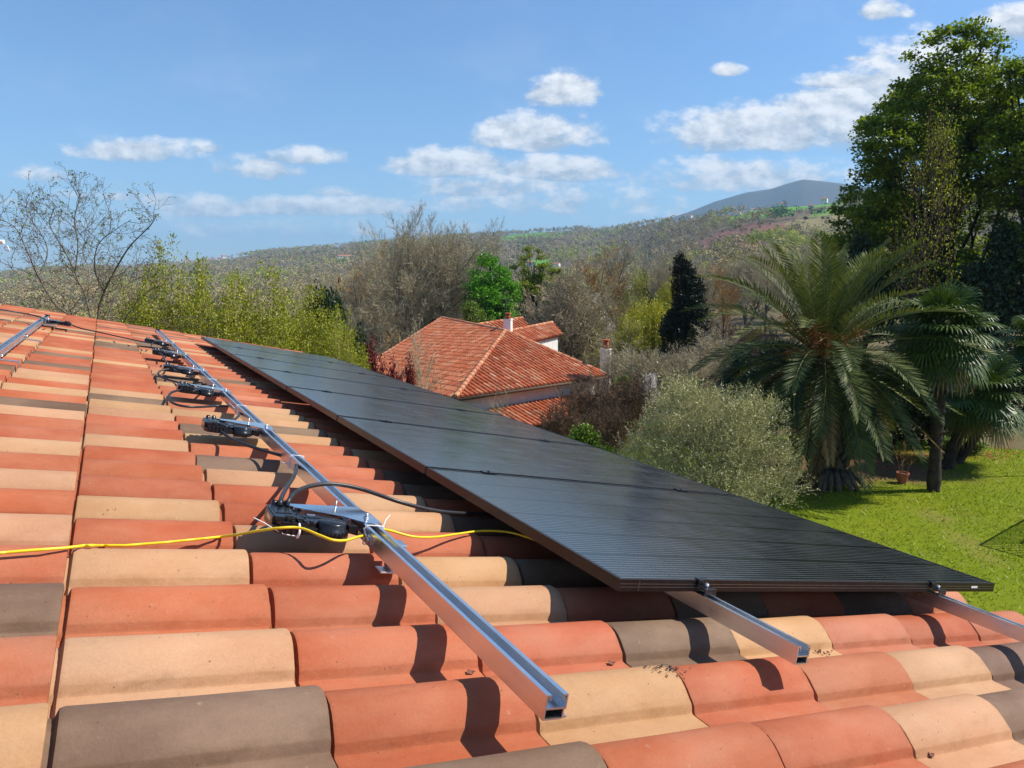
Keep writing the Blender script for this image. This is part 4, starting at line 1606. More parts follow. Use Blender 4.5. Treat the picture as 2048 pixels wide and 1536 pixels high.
# ------------------------------------------------------------------ left: thin bare tree and the green shrubs
def left_tree():
    base = P3(200, 800, 16.0)
    g = tz(base[0], base[1])
    o = np.array([base[0], base[1], g])
    rg = random.Random(5)
    stems = [[(205, 800, 16.0), (190, 700, 16.0), (150, 640, 15.8), (112, 610, 15.6), (78, 556, 15.4), (54, 502, 15.2), (30, 455, 15.0), (-14, 432, 14.8)],
             [(150, 640, 15.8), (120, 585, 16.0), (60, 548, 16.2), (-10, 520, 16.4)],
             [(205, 790, 16.0), (186, 660, 16.1), (170, 590, 16.2), (152, 548, 16.2), (156, 490, 16.3), (149, 440, 16.3), (158, 402, 16.4), (162, 386, 16.4)],
             [(170, 590, 16.2), (178, 540, 16.5), (166, 500, 16.7), (196, 450, 17.0), (222, 420, 17.2)],
             [(205, 800, 16.0), (196, 640, 15.9), (208, 585, 15.7), (236, 530, 15.5), (262, 490, 15.3), (300, 452, 15.1), (312, 432, 15.0)],
             [(152, 548, 16.2), (128, 500, 16.0), (100, 450, 15.9), (108, 410, 15.8), (84, 388, 15.7)],
             [(208, 585, 15.7), (190, 540, 15.3), (196, 490, 15.0), (230, 460, 14.8), (262, 440, 14.7)],
             [(205, 800, 16.0), (228, 690, 15.3), (262, 620, 15.0), (300, 580, 14.8), (350, 566, 14.6)],
             [(205, 800, 16.0), (275, 676, 14.6), (330, 640, 14.4), (390, 634, 14.3), (420, 650, 14.2)],
             [(205, 800, 16.0), (214, 650, 16.6), (238, 585, 17.0), (280, 555, 17.4), (322, 545, 17.6)],
             [(190, 700, 16.0), (110, 650, 15.2), (50, 655, 14.8), (-20, 640, 14.6)],
             [(78, 556, 15.4), (95, 500, 15.6), (70, 450, 15.7), (40, 420, 15.8)]]
    starts, S0 = [], []
    for st in stems:
        P = smooth_path([P3(*q) - o for q in st], 6)
        n = len(P) - 1
        r0 = (.015 if st[-1][0] > 330 else .030) if st[0][1] > 690 else .017
        for i in range(n):
            t = i / n
            S0.append((P[i], P[i + 1], max(.006, r0 * (1 - .82 * t)), max(.0055, r0 * (1 - .82 * (i + 1) / n)), 0))
            if st[0][1] > 690 and P[i][2] < 3.0:
                continue
            for _ in range(rg.choice((0, 1, 0, 1, 1))):
                d = P[i + 1] - P[i]
                d = d / np.linalg.norm(d)
                q = np.array([rg.gauss(0, 1), rg.gauss(0, 1), rg.gauss(.15, 1)])
                q = q - d * (q @ d)
                q /= np.linalg.norm(q)
                dd = d * .62 + q * .78
                starts.append((P[i], dd / np.linalg.norm(dd), rg.uniform(.55, 1.35) * (1 - .45 * t), max(.0065, r0 * .35 * (1 - .5 * t)), 1))
    S, tips = grow(31, 1, .01, nch=(1, 4, 3), ang=(45, 44, 44), ratio=(.6, .5, .5), wob=(.1, .17, .2, .22), trop=(.0, .06, .04, .02), tmin=(.1, .2, .2), fork=0, minr=.0036, seg=(4, 8, 5, 3), starts=starts)
    root = tree_obj('bare_tree', S0 + S, 'bark_pale', 'twig_brown', split=0, kt=6)
    V, F, t = leaf_cloud(tips[::2], 2, .03, .035)
    np_obj('buds', V, F, M['leaf_mid'], root, tint=t)
    root.location = o
    tag(root, 'thin many stemmed bare tree with tiny leaves beyond the far roof edge, against the sky', 'tree')


left_tree()


def stem_shrub(key, seed, n, H, spread, mat, leaf, per, mat_t='bark_pale', name='leafy_shrub', top=.35):
    rg = random.Random(seed)
    S, Pl, Al = [], [], []
    for i in range(n):
        a = rg.uniform(0, 6.283)
        rad = math.sqrt(rg.random())
        b = np.array([.18 * spread * rad * math.cos(a), .18 * spread * rad * math.sin(a), 0])
        hh = H * (1 - .45 * rad ** 2) * rg.uniform(.72, 1.03)
        tip = np.array([spread * .5 * rad * math.cos(a) + rg.gauss(0, .12), spread * .5 * rad * math.sin(a) + rg.gauss(0, .12), hh])
        m = 9
        pts = []
        for q in range(m + 1):
            t = q / m
            pts.append(b + (tip - b) * np.array([t ** 1.5, t ** 1.5, t]) + np.array([rg.gauss(0, .03), rg.gauss(0, .03), 0]) * (q > 0))
        for q in range(m):
            S.append((pts[q], pts[q + 1], .016 * (1 - .08 * q), .016 * (1 - .08 * (q + 1)), 0 if q < 4 else 1))
        for _ in range(per):
            t = 1 - rg.random() ** 1.3 * .86
            f = t * m
            q = min(int(f), m - 1)
            p = pts[q] + (pts[q + 1] - pts[q]) * (f - q)
            w = .03 + .46 * (1 - t) ** .6
            Pl.append(p + np.array([rg.gauss(0, w), rg.gauss(0, w), rg.gauss(0, .05)]))
    P = np.array(Pl)
    k = len(P)
    A = rand_unit(k)
    A[:, 2] = np.abs(A[:, 2]) * .8 + .15
    Nn = rand_unit(k)
    Nn[:, 2] += .3
    s = nrg.uniform(.65, 1.3, k) * leaf
    V, F = quads_np(P, A, Nn, s, s * .36)
    tint = np.clip(nrg.normal(.5, .25, k) + .25 * (P[:, 2] / H - .6), 0, 1)
    root = tree_obj(name, S, mat_t, 'twig', (V, F, tint), mat, split=0, kt=5)
    proto(key, root)


stem_shrub('spring_a', 41, 150, 5.6, 3.2, 'leaf_spring', .050, 520)
stem_shrub('spring_b', 42, 150, 5.4, 3.4, 'leaf_spring', .050, 520)
GS = 'yellow green spring shrubs beyond the far roof edge'
for key, px, yt, d, w, lab in (('spring_a', 345, 488, 17.5, 230, 'tallest yellow green shrub with a spiky top, beside the thin bare tree'), ('spring_b', 445, 552, 17.0, 230, 'yellow green shrub second from the left, behind the row end'),
                               ('spring_a', 525, 540, 17.8, 240, 'yellow green shrub in the middle of the shrub row'), ('spring_b', 610, 575, 16.8, 220, 'yellow green shrub right of the middle, behind the farthest panel'),
                               ('spring_a', 672, 622, 16.2, 150, 'yellow green shrub at the right end, in front of a dark bush'), ('spring_b', 275, 560, 18.5, 170, 'yellow green shrub partly behind the thin bare tree'),
                               ('spring_a', 400, 600, 16.4, 210, 'low yellow green shrub in front of the tall spiky one'), ('spring_b', 555, 640, 15.6, 200, 'low yellow green shrub just behind the farthest panel')):
    plant(key, px, yt, d, w, lab, 'shrub', GS)
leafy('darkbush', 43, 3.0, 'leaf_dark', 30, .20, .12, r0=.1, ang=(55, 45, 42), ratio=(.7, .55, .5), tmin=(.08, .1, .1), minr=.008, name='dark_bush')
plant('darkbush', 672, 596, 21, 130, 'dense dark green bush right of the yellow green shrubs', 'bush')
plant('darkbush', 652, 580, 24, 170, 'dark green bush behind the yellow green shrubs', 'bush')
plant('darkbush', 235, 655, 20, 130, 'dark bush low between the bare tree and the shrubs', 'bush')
leafy('maple', 44, 1.8, 'leaf_red', 9, .10, .075, r0=.05, ang=(55, 48, 45), ratio=(.7, .55, .5), tmin=(.15, .1, .1), minr=.005, name='red_shrub')
plant('maple', 762, 680, 21, 105, 'dark red leaved shrub left of the neighbour roof', 'shrub')
plant('maple', 812, 712, 20, 70, 'smaller dark red shrub in front of the neighbour roof', 'shrub')
S_, tips_ = grow(45, 2.4, .035, nch=(7, 5, 4), ang=(30, 38, 40), ratio=(.62, .5, .5), wob=(.05, .1, .12, .15), trop=(.02, .08, .05, .02), tmin=(.2, .2, .2), stems=2, stem_ang=9, minr=.006)
proto('sapling', tree_obj('bare_sapling', S_, 'bark', 'twig', split=0))
plant('sapling', 856, 640, 21, 110, 'thin leafless sapling in front of the red roof', 'tree')
plant('sapling', 985, 772, 24, 80, 'low bare twiggy plant at the near eave of the red roof', 'shrub')

# ------------------------------------------------------------------ the neighbour's house
def tile_face(mb, A, B, poly, org, pitch=.25, course=.37, rad=.10):
    A, B = np.asarray(A), np.asarray(B)
    e = (B - A) / np.linalg.norm(B - A)
    n = np.cross(e, np.asarray(poly[2]) - A)
    n /= np.linalg.norm(n)
    if n[2] < 0:
        n = -n
    s = np.cross(n, e)
    if s[2] < 0:
        s = -s
    Q = [((np.asarray(p) - A) @ e, (np.asarray(p) - A) @ s) for p in poly]
    # deck
    mb.add([np.asarray(p) - org - n * .02 for p in poly] + [np.asarray(p) - org - n * .14 for p in poly],
           [tuple(range(len(poly))), tuple(range(2 * len(poly) - 1, len(poly) - 1, -1))] + [(i, len(poly) + i, len(poly) + (i + 1) % len(poly), (i + 1) % len(poly)) for i in range(len(poly))], .25)
    x0, x1 = min(q[0] for q in Q), max(q[0] for q in Q)
    x = x0 + pitch / 2
    K = 5
    while x < x1:
        ys = []
        for i in range(len(Q)):
            a, b = Q[i], Q[(i + 1) % len(Q)]
            if (a[0] - x) * (b[0] - x) < 0:
                ys.append(a[1] + (b[1] - a[1]) * (x - a[0]) / (b[0] - a[0]))
        if len(ys) >= 2:
            y0, y1 = min(ys), max(ys)
            y = y0 - .06
            while y < y1 - .05:
                yb = min(y + course, y1)
                vs = []
                jit = rng.gauss(0, .004)
                for (yy, lift) in ((y, .022), (yb + .02, .0)):
                    for q in range(K):
                        an = math.pi * q / (K - 1)
                        p = A + e * (x + jit + rad * math.cos(an)) + s * yy + n * (lift + rad * 1.0 * math.sin(an) - .02)
                        vs.append(p - org)
                tint = min(1, max(0, rng.gauss(.5, .15)))
                mb.add(vs, [(q, q + 1, K + q + 1, K + q) for q in range(K - 1)] + [tuple(range(K - 1, -1, -1))], tint, False)
                y += course
        x += pitch


def cap_line(mb, a, b, org, r=.12, L=.4):
    a, b = np.asarray(a), np.asarray(b)
    n = max(1, int(np.linalg.norm(b - a) / L))
    for i in range(n):
        p, q = a + (b - a) * i / n, a + (b - a) * (i + 1.12) / n
        mb.tube([p - org, q - org], [r * 1.05, r * .95], 8, min(1, max(0, rng.gauss(.72, .12))), smooth=True)


def chimney(name, px, ytop, ybot, d, wpx, parent, org, down=2.5, potm='canal'):
    w = wpx / FPX * d
    top, bot = P3(px, ytop, d), P3(px, ybot, d)
    c = MB()
    zc = top[2] - (top[2] - bot[2]) * .38
    hexf = lambda x, y, z: np.array([top[0], top[1], 0]) + e_ * x + s_ * y + np.array([0, 0, z]) - org
    e_ = np.array([math.sin(R(45)), math.cos(R(45)), 0])
    s_ = np.array([-math.cos(R(45)), math.sin(R(45)), 0])
    c.hexa((-w / 2, -w / 2, bot[2] - down), (w / 2, w / 2, zc), hexf)
    c.hexa((-w * .56, -w * .56, zc), (w * .56, w * .56, zc + .05), hexf)
    ch = c.build('chimney', M['wall'], parent)
    p = MB()
    for x in (-.27, 0, .27):
        p.tube([hexf(x * w, -.2 * w, zc + .05), hexf(x * w * .9, -.1 * w, top[2] - .06)], w * .13, 8, .3)
        p.tube([hexf(x * w, .2 * w, zc + .05), hexf(x * w * .9, .1 * w, top[2] - .06)], w * .13, 8, .6)
    p.hexa((-w * .42, -w * .35, top[2] - .06), (w * .42, w * .35, top[2]), hexf, .5)
    p.build('chimney_pot', M[potm], ch)


def build_neighbour():
    C = P3(910, 795, 28.0)
    ze = C[2]
    def at_z(px, py):
        r = ray(px, py)
        return r * (ze / r[2])
    D = at_z(1214, 750)
    A0 = P3(1010, 662, 37.3)
    R1 = A0
    r2 = ray(884, 636)
    R2 = r2 * (R1[2] / r2[2])
    rd = (R2 - R1) / np.linalg.norm(R2 - R1)
    nl_ = np.cross(R1 - C, R2 - C)
    ra_ = ray(700, 752)
    A = ra_ * float((C @ nl_) / (ra_ @ nl_))
    org = np.array([C[0], C[1], tz(C[0], C[1])])
    root = empty('neighbour_house', tuple(org))
    tag(root, "neighbour's low white house with a red tiled hip roof and two chimneys", 'house')
    mb = MB()
    tile_face(mb, C, D, [C, D, R1], org)
    tile_face(mb, C, A, [C, R1, R2, A], org)
    # far slopes, hidden from here but there
    E = D + (A - C)
    mb.add([p - org for p in (D, E, R2, R1)], [(0, 1, 2, 3)], .5)
    mb.add([p - org for p in (A, R2, E)], [(0, 1, 2)], .5)
    cap_line(mb, C + (R1 - C) * .0, R1, org)
    cap_line(mb, D, R1, org)
    cap_line(mb, R1, R2, org)
    cap_line(mb, A, R2, org)
    roof = mb.build('roof', M['canal'], root)
    gt = MB()
    for pa_, pb_ in ((C, D), (C, A)):
        gt.tube([pa_ - org - [0, 0, .10], pb_ - org - [0, 0, .10]], .075, 7)
    gt.build('gutter', M['wood'], root)
    # walls set in from the eaves
    cen = (C + D + A + E) / 4
    ins = [p + (cen - p) / np.linalg.norm(cen - p) * .62 for p in (C, D, E, A)]
    wl = MB()
    gz = org[2] - .8
    vs = [np.array([p[0], p[1], gz]) - org for p in ins] + [np.array([p[0], p[1], q_[2] - .02]) - org for p, q_ in zip(ins, (C, D, E, A))]
    wl.add(vs, [(0, 1, 5, 4), (1, 2, 6, 5), (2, 3, 7, 6), (3, 0, 4, 7)])
    wl.build('wall', M['wall'], root)
    # lean-to roof along the right hand wall
    e = (D - C) / np.linalg.norm(D - C)
    o = np.array([e[1], -e[0], 0])
    t0, t1 = 1.75, 8.2
    a, b = C + e * t0 - o * .42 - np.array([0, 0, .80]), C + e * t1 - o * .42 - np.array([0, 0, .80])
    c, d = b + o * 1.7 - np.array([0, 0, .52]), a + o * 1.7 - np.array([0, 0, .52])
    lm = MB()
    tile_face(lm, d, c, [d, c, b, a], org)
    lm.build('porch_roof', M['canal'], root)
    pm = MB()
    for q in (.08, .5, .92):
        p = d + (c - d) * q - o * .15
        pm.hexa((p[0] - .08, p[1] - .08, gz), (p[0] + .08, p[1] + .08, p[2] - .1), lambda x, y, z: np.array([x, y, z]) - org)
    pm.build('porch_post', M['wood'], root)
    # the two rear wings
    for (q0, q1, q2, q3) in (((1010, 664, 38.6), (1104, 645, 43.0), (1123, 668, 41.6), (1068, 679, 38.4)), ((935, 652, 43.5), (1044, 636, 46.5), (1062, 657, 45.2), (1000, 669, 43.0))):
        p = [P3(*q) for q in (q0, q1, q2, q3)]
        p[3] = p[0] + (p[2] - p[1])
        w = MB()
        tile_face(w, p[3], p[2], [p[3], p[2], p[1], p[0]], org)
        cap_line(w, p[0], p[1], org, .1)
        back = (p[1] - p[2])
        back[2] = -back[2]
        w.add([x - org for x in (p[0], p[1], p[1] + back, p[0] + back)], [(0, 1, 2, 3)], .5)
        w.build('wing_roof', M['canal'], root)
        ww = MB()
        i1 = p[2] + (p[1] - p[2]) * .15 - (p[2] - p[3]) / np.linalg.norm(p[2] - p[3]) * .25
        i0 = p[3] + (p[0] - p[3]) * .15
        bb = (back * np.array([1, 1, 0])) * 1.6
        vs = []
        for z in (gz, None):
            for pt in (i0, i1, i1 + bb, i0 + bb):
                vs.append(np.array([pt[0], pt[1], gz if z is not None else p[2][2] - .12]) - org)
        ww.add(vs, [(0, 1, 5, 4), (1, 2, 6, 5), (2, 3, 7, 6), (3, 0, 4, 7)])
        ww.build('wing_wall', M['wall'], root)
    chimney('c', 1016, 626, 662, 38.4, 15, root, org)
    chimney('c', 1212, 679, 734, 35.4, 19, root, org, 1.5)
    an = MB()
    q = P3(1012, 640, 45)
    an.tube([q - org - [0, 0, 1], q - org + [0, 0, 1.4]], .02, 5)
    for k in range(4):
        an.tube([q - org + [-.3, .1, 1.35 - .1 * k], q - org + [.3, -.1, 1.35 - .1 * k]], .008, 4)
    an.build('aerial', M['iron'], root)


build_neighbour()

# bare brown hedge and other shrubs between the house and the olive
S_, tips_ = grow(51, 1.5, .03, nch=(6, 6, 5), ang=(38, 42, 42), ratio=(.75, .6, .55), wob=(.1, .14, .18, .2), trop=(.03, .05, .03, .02), tmin=(.1, .1, .1), stems=12, stem_ang=42, minr=.0055)
proto('twigshrub', tree_obj('twiggy_shrub', S_, 'bark_dark', 'twig_brown', split=0, kt=5))
S_, tips_ = grow(52, 1.9, .03, nch=(7, 5, 4), ang=(30, 36, 40), ratio=(.6, .55, .55), wob=(.06, .1, .14, .2), trop=(.03, .07, .05, .02), tmin=(.15, .1, .1), stems=10, stem_ang=24, minr=.006)
proto('twigshrub2', tree_obj('twiggy_shrub', S_, 'bark', 'twig', split=0, kt=5))
GT = 'leafless brown shrubs between the red roof and the olive tree'
for key, px, yt, d, w, lab in (('twigshrub2', 1430, 655, 31.0, 150, 'upright pale twigs right of the dark cypress'), ('twigshrub', 1480, 640, 34.0, 170, 'brown leafless shrub behind the left fronds of the feather palm'), ('twigshrub2', 1400, 700, 26.0, 120, 'pale twiggy shrub between olive and cypress'), ('twigshrub', 1530, 650, 38.0, 170, 'brown leafless shrub far behind the feather palm crown'), ('twigshrub', 1185, 745, 23.0, 190, 'dense brown leafless shrub right below the lean-to roof'), ('twigshrub', 1265, 742, 22.0, 170, 'brown leafless shrub left of the olive tree'),
                               ('twigshrub', 1130, 790, 21.0, 150, 'low brown leafless shrub against the lean-to'), ('twigshrub', 1220, 800, 19.5, 150, 'dark twiggy shrub at the olive foot'), ('twigshrub2', 1290, 685, 27.0, 150, 'tall pale twiggy shrub right of the far chimney'),
                               ('twigshrub2', 1240, 690, 30.0, 120, 'upright pale twigs just behind the far chimney'), ('twigshrub2', 1345, 690, 27.0, 140, 'upright pale twigs below the dark cypress')):
    plant(key, px, yt, d, w, lab, 'shrub', GT)
leafy('hedge', 53, 1.1, 'leaf_mid', 24, .12, .085, r0=.04, ang=(55, 48, 45), ratio=(.8, .6, .5), tmin=(.05, .1, .1), minr=.005, name='green_shrub')
plant('hedge', 1165, 850, 17.5, 110, 'fresh green low shrub at the panel edge below the lean-to', 'shrub')
plant('hedge', 1245, 752, 25.5, 70, 'small green bush among the brown twigs', 'shrub')
plant('blossom', 1292, 748, 24.5, 60, 'small white blossoming shrub behind the top of the olive', 'shrub')


# ------------------------------------------------------------------ shoots: olive, cypress, willow
def shoot_mass(blobs, nshoot, nleaf, slen, leaf, lw, shell=(.5, 1.02), up=.8, jitter=.35):
    w = np.array([b[1][0] * b[1][1] * b[1][2] for b in blobs]) ** (2 / 3)
    w = w / w.sum()
    Ps, As, Ns, Ls, Ts = [], [], [], [], []
    for (c, r), q in zip(blobs, w):
        n = int(nshoot * q)
        dr = rand_unit(n)
        dr[:, 2] = np.where(dr[:, 2] < -.75, -dr[:, 2], dr[:, 2])
        rad = nrg.uniform(shell[0], shell[1], n) ** .6
        lump = 1 + .13 * np.sin(dr[:, 0:1] * 7 + c[0] * 3) * np.sin(dr[:, 1:2] * 6 + 1) + .10 * np.sin(dr[:, 2:3] * 9 + dr[:, 0:1] * 4)
        P = np.array(c) + dr * rad[:, None] * np.array(r) * lump
        D = dr * .7 + nrg.normal(0, jitter, (n, 3))
        D[:, 2] += up
        D /= np.linalg.norm(D, axis=1, keepdims=True)
        ti = nrg.random(n)
        L = slen * nrg.uniform(.5, 1.3, n)
        for k in range(nleaf):
            t = (k + nrg.random(n)) / nleaf
            side = rand_unit(n)
            A = D * .7 + side * .75
            Ps.append(P + D * (L * t)[:, None])
            As.append(A)
            Ns.append(rand_unit(n) + np.array([0, 0, .3]))
            Ls.append(leaf * nrg.uniform(.6, 1.25, n))
            Ts.append(np.clip(ti * .55 + nrg.normal(.22, .2, n), 0, 1))
    P, A, N, L, T = (np.concatenate(x) for x in (Ps, As, Ns, Ls, Ts))
    V, F = quads_np(P, A, N, L, L * lw)
    return V, F, T


def build_olive():
    S, tips = grow(61, 1.6, .07, nch=(5, 4, 4), ang=(38, 40, 40), ratio=(.8, .6, .5), wob=(.08, .12, .15, .2), trop=(.02, .05, .05, .03), tmin=(.2, .15, .15), stems=4, stem_ang=28, minr=.006)
    B = [((-.1, 0, 1.0), (1.15, 1.15, 1.0)), ((-.62, .1, 1.85), (.62, .7, 1.05)), ((-1.05, 0, 1.35), (.5, .6, .75)), ((.55, -.3, 1.75), (.42, .5, .85)), ((.15, -.2, 1.85), (.62, .7, .75)), ((.95, 0, 1.55), (.62, .7, 1.05)), ((-1.15, 0, .9), (.65, .7, .85)), ((1.15, .1, .75), (.75, .8, .75)), ((-.35, 0, 2.2), (.45, .5, .62)), ((.1, -.5, .6), (1.1, .9, .6))]
    # local x is the picture's right: rotated into place below
    leaves = shoot_mass(B, 8200, 9, .30, .060, .13, (.35, 1.05), .9, .4)
    root = tree_obj('olive_tree', S, 'bark', 'twig', leaves, 'leaf_olive', split=0)
    X = P3(1418, 900, 14.0)
    root.location = (X[0], X[1], tz(X[0], X[1]))
    root.rotation_euler = (0, 0, -YAW)
    root.scale = (.97, .97, .90)
    tag(root, 'silvery grey green olive tree at the edge of the lawn', 'tree')
    return root


build_olive()


def build_cypress():
    B = [((0, 0, 2.2), (.85, .85, 2.4)), ((.1, 0, 4.4), (.62, .62, 1.7)), ((-.1, .1, 5.7), (.42, .42, 1.25)), ((-.28, 0, 6.5), (.2, .2, .75)), ((.35, 0, 5.0), (.4, .4, 1.2)), ((-.5, 0, 3.2), (.5, .5, .9)), ((.5, .1, 3.4), (.5, .5, 1.4)), ((0, 0, 1.0), (.95, .95, 1.2))]
    leaves = shoot_mass(B, 5200, 7, .30, .13, .22, (.45, 1.04), 1.3, .25)
    S = [(np.array([0, 0, -.1]), np.array([0, 0, 3.0]), .14, .09, 0), (np.array([0, 0, 3.0]), np.array([-.1, 0, 6.3]), .09, .02, 0)]
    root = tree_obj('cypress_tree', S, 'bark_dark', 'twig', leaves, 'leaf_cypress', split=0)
    d = 33.6
    X = P3(1373, 512, d)
    g = tz(X[0], X[1])
    s = (X[2] - g) / 7.35
    root.location = (X[0], X[1], g)
    root.rotation_euler = (0, 0, -YAW)
    root.scale = (1.05, 1.05, s)
    tag(root, 'dark pointed cypress left of the feather palm', 'tree')


build_cypress()


def build_willow(px, yt, d, wpx, label, seed):
    rg = np.random.default_rng(seed)
    n = 900
    W_, H_ = wpx / FPX * d, None
    X = P3(px, yt, d)
    g = tz(X[0], X[1])
    H_ = X[2] - g
    a = rg.uniform(0, 6.283, n)
    rad = np.sqrt(rg.random(n)) * .5
    top = H_ * (1 - .9 * rad ** 2) * rg.uniform(.7, 1.0, n)
    L = rg.uniform(.25, .6, n) * H_
    Ps, As = [], []
    for k in range(26):
        t = (k + rg.random(n)) / 26
        rr = (rad + .05 * t) * W_
        P = np.stack([rr * np.cos(a), rr * np.sin(a), np.maximum(top - L * t, .2)], 1) + rg.normal(0, .05, (n, 3))
        Ps.append(P)
        A = rg.normal(0, .45, (n, 3))
        A[:, 2] -= .8
        As.append(A)
    P, A = np.concatenate(Ps), np.concatenate(As)
    V, F = quads_np(P, A, rand_unit(len(P)), rg.uniform(.12, .26, len(P)), rg.uniform(.018, .035, len(P)))
    S, tips = grow(seed, H_ * .55, .16, nch=(6, 5), ang=(45, 45), ratio=(.7, .6), minr=.02)
    root = tree_obj('willow_tree', S, 'bark', 'twig', (V, F, np.clip(rg.normal(.5, .25, len(F)), 0, 1)), 'leaf_willow', split=0)
    root.location = (X[0], X[1], g)
    tag(root, label, 'tree')


build_willow(1305, 588, 46, 125, 'yellow green drooping willow left of the dark cypress', 71)
build_willow(1345, 545, 62, 70, 'second yellow green willow, higher up behind the cypress', 72)


# ------------------------------------------------------------------ palms
def frond(rg, base, az, e0, L, bend, nl=56, lmax=.46, wid=.016, vee=.35, twist=0.0):
    """feather frond: rachis points and leaflet rhombs"""
    m = 16
    p = np.array(base, float)
    pts, tans = [p.copy()], []
    e = e0
    h = np.array([math.cos(az), math.sin(az), 0])
    side = np.array([-math.sin(az), math.cos(az), 0])
    for i in range(m):
        t = (i + .5) / m
        e = e0 - bend * (t ** 1.5)
        d = h * math.cos(e) + np.array([0, 0, math.sin(e)]) + side * twist * t
        d /= np.linalg.norm(d)
        tans.append(d)
        p = p + d * (L / m)
        pts.append(p.copy())
    tans.append(tans[-1])
    pts, tans = np.array(pts), np.array(tans)
    t = np.linspace(.13, .995, nl)
    f = t * m
    i = np.minimum(f.astype(int), m - 1)
    P = pts[i] + (pts[i + 1] - pts[i]) * (f - i)[:, None]
    T = tans[i]
    U = np.cross(side, T)
    U = -U if U[:, 2].mean() < 0 and abs(e0) < 1.4 else U
    U = np.where(U[:, 2:3] < 0, -U, U) if e0 < 1.2 else U
    ln = lmax * (np.sin(np.pi * np.clip(.10 + .80 * t, 0, 1)) ** .75) * np.array([rg.uniform(.88, 1.1) for _ in range(nl)])
    res = []
    for sg in (-1, 1):
        fa = (.55 + .55 * t)[:, None]
        A = T * fa + side * sg * (1.05 - .35 * t)[:, None] + U * vee
        A = A + np.array([[rg.gauss(0, .07), rg.gauss(0, .07), rg.gauss(0, .07) - .10] for _ in range(nl)])
        A /= np.linalg.norm(A, axis=1, keepdims=True)
        N = np.cross(A, T)
        res.append((P, A, N, ln))
    return pts, res


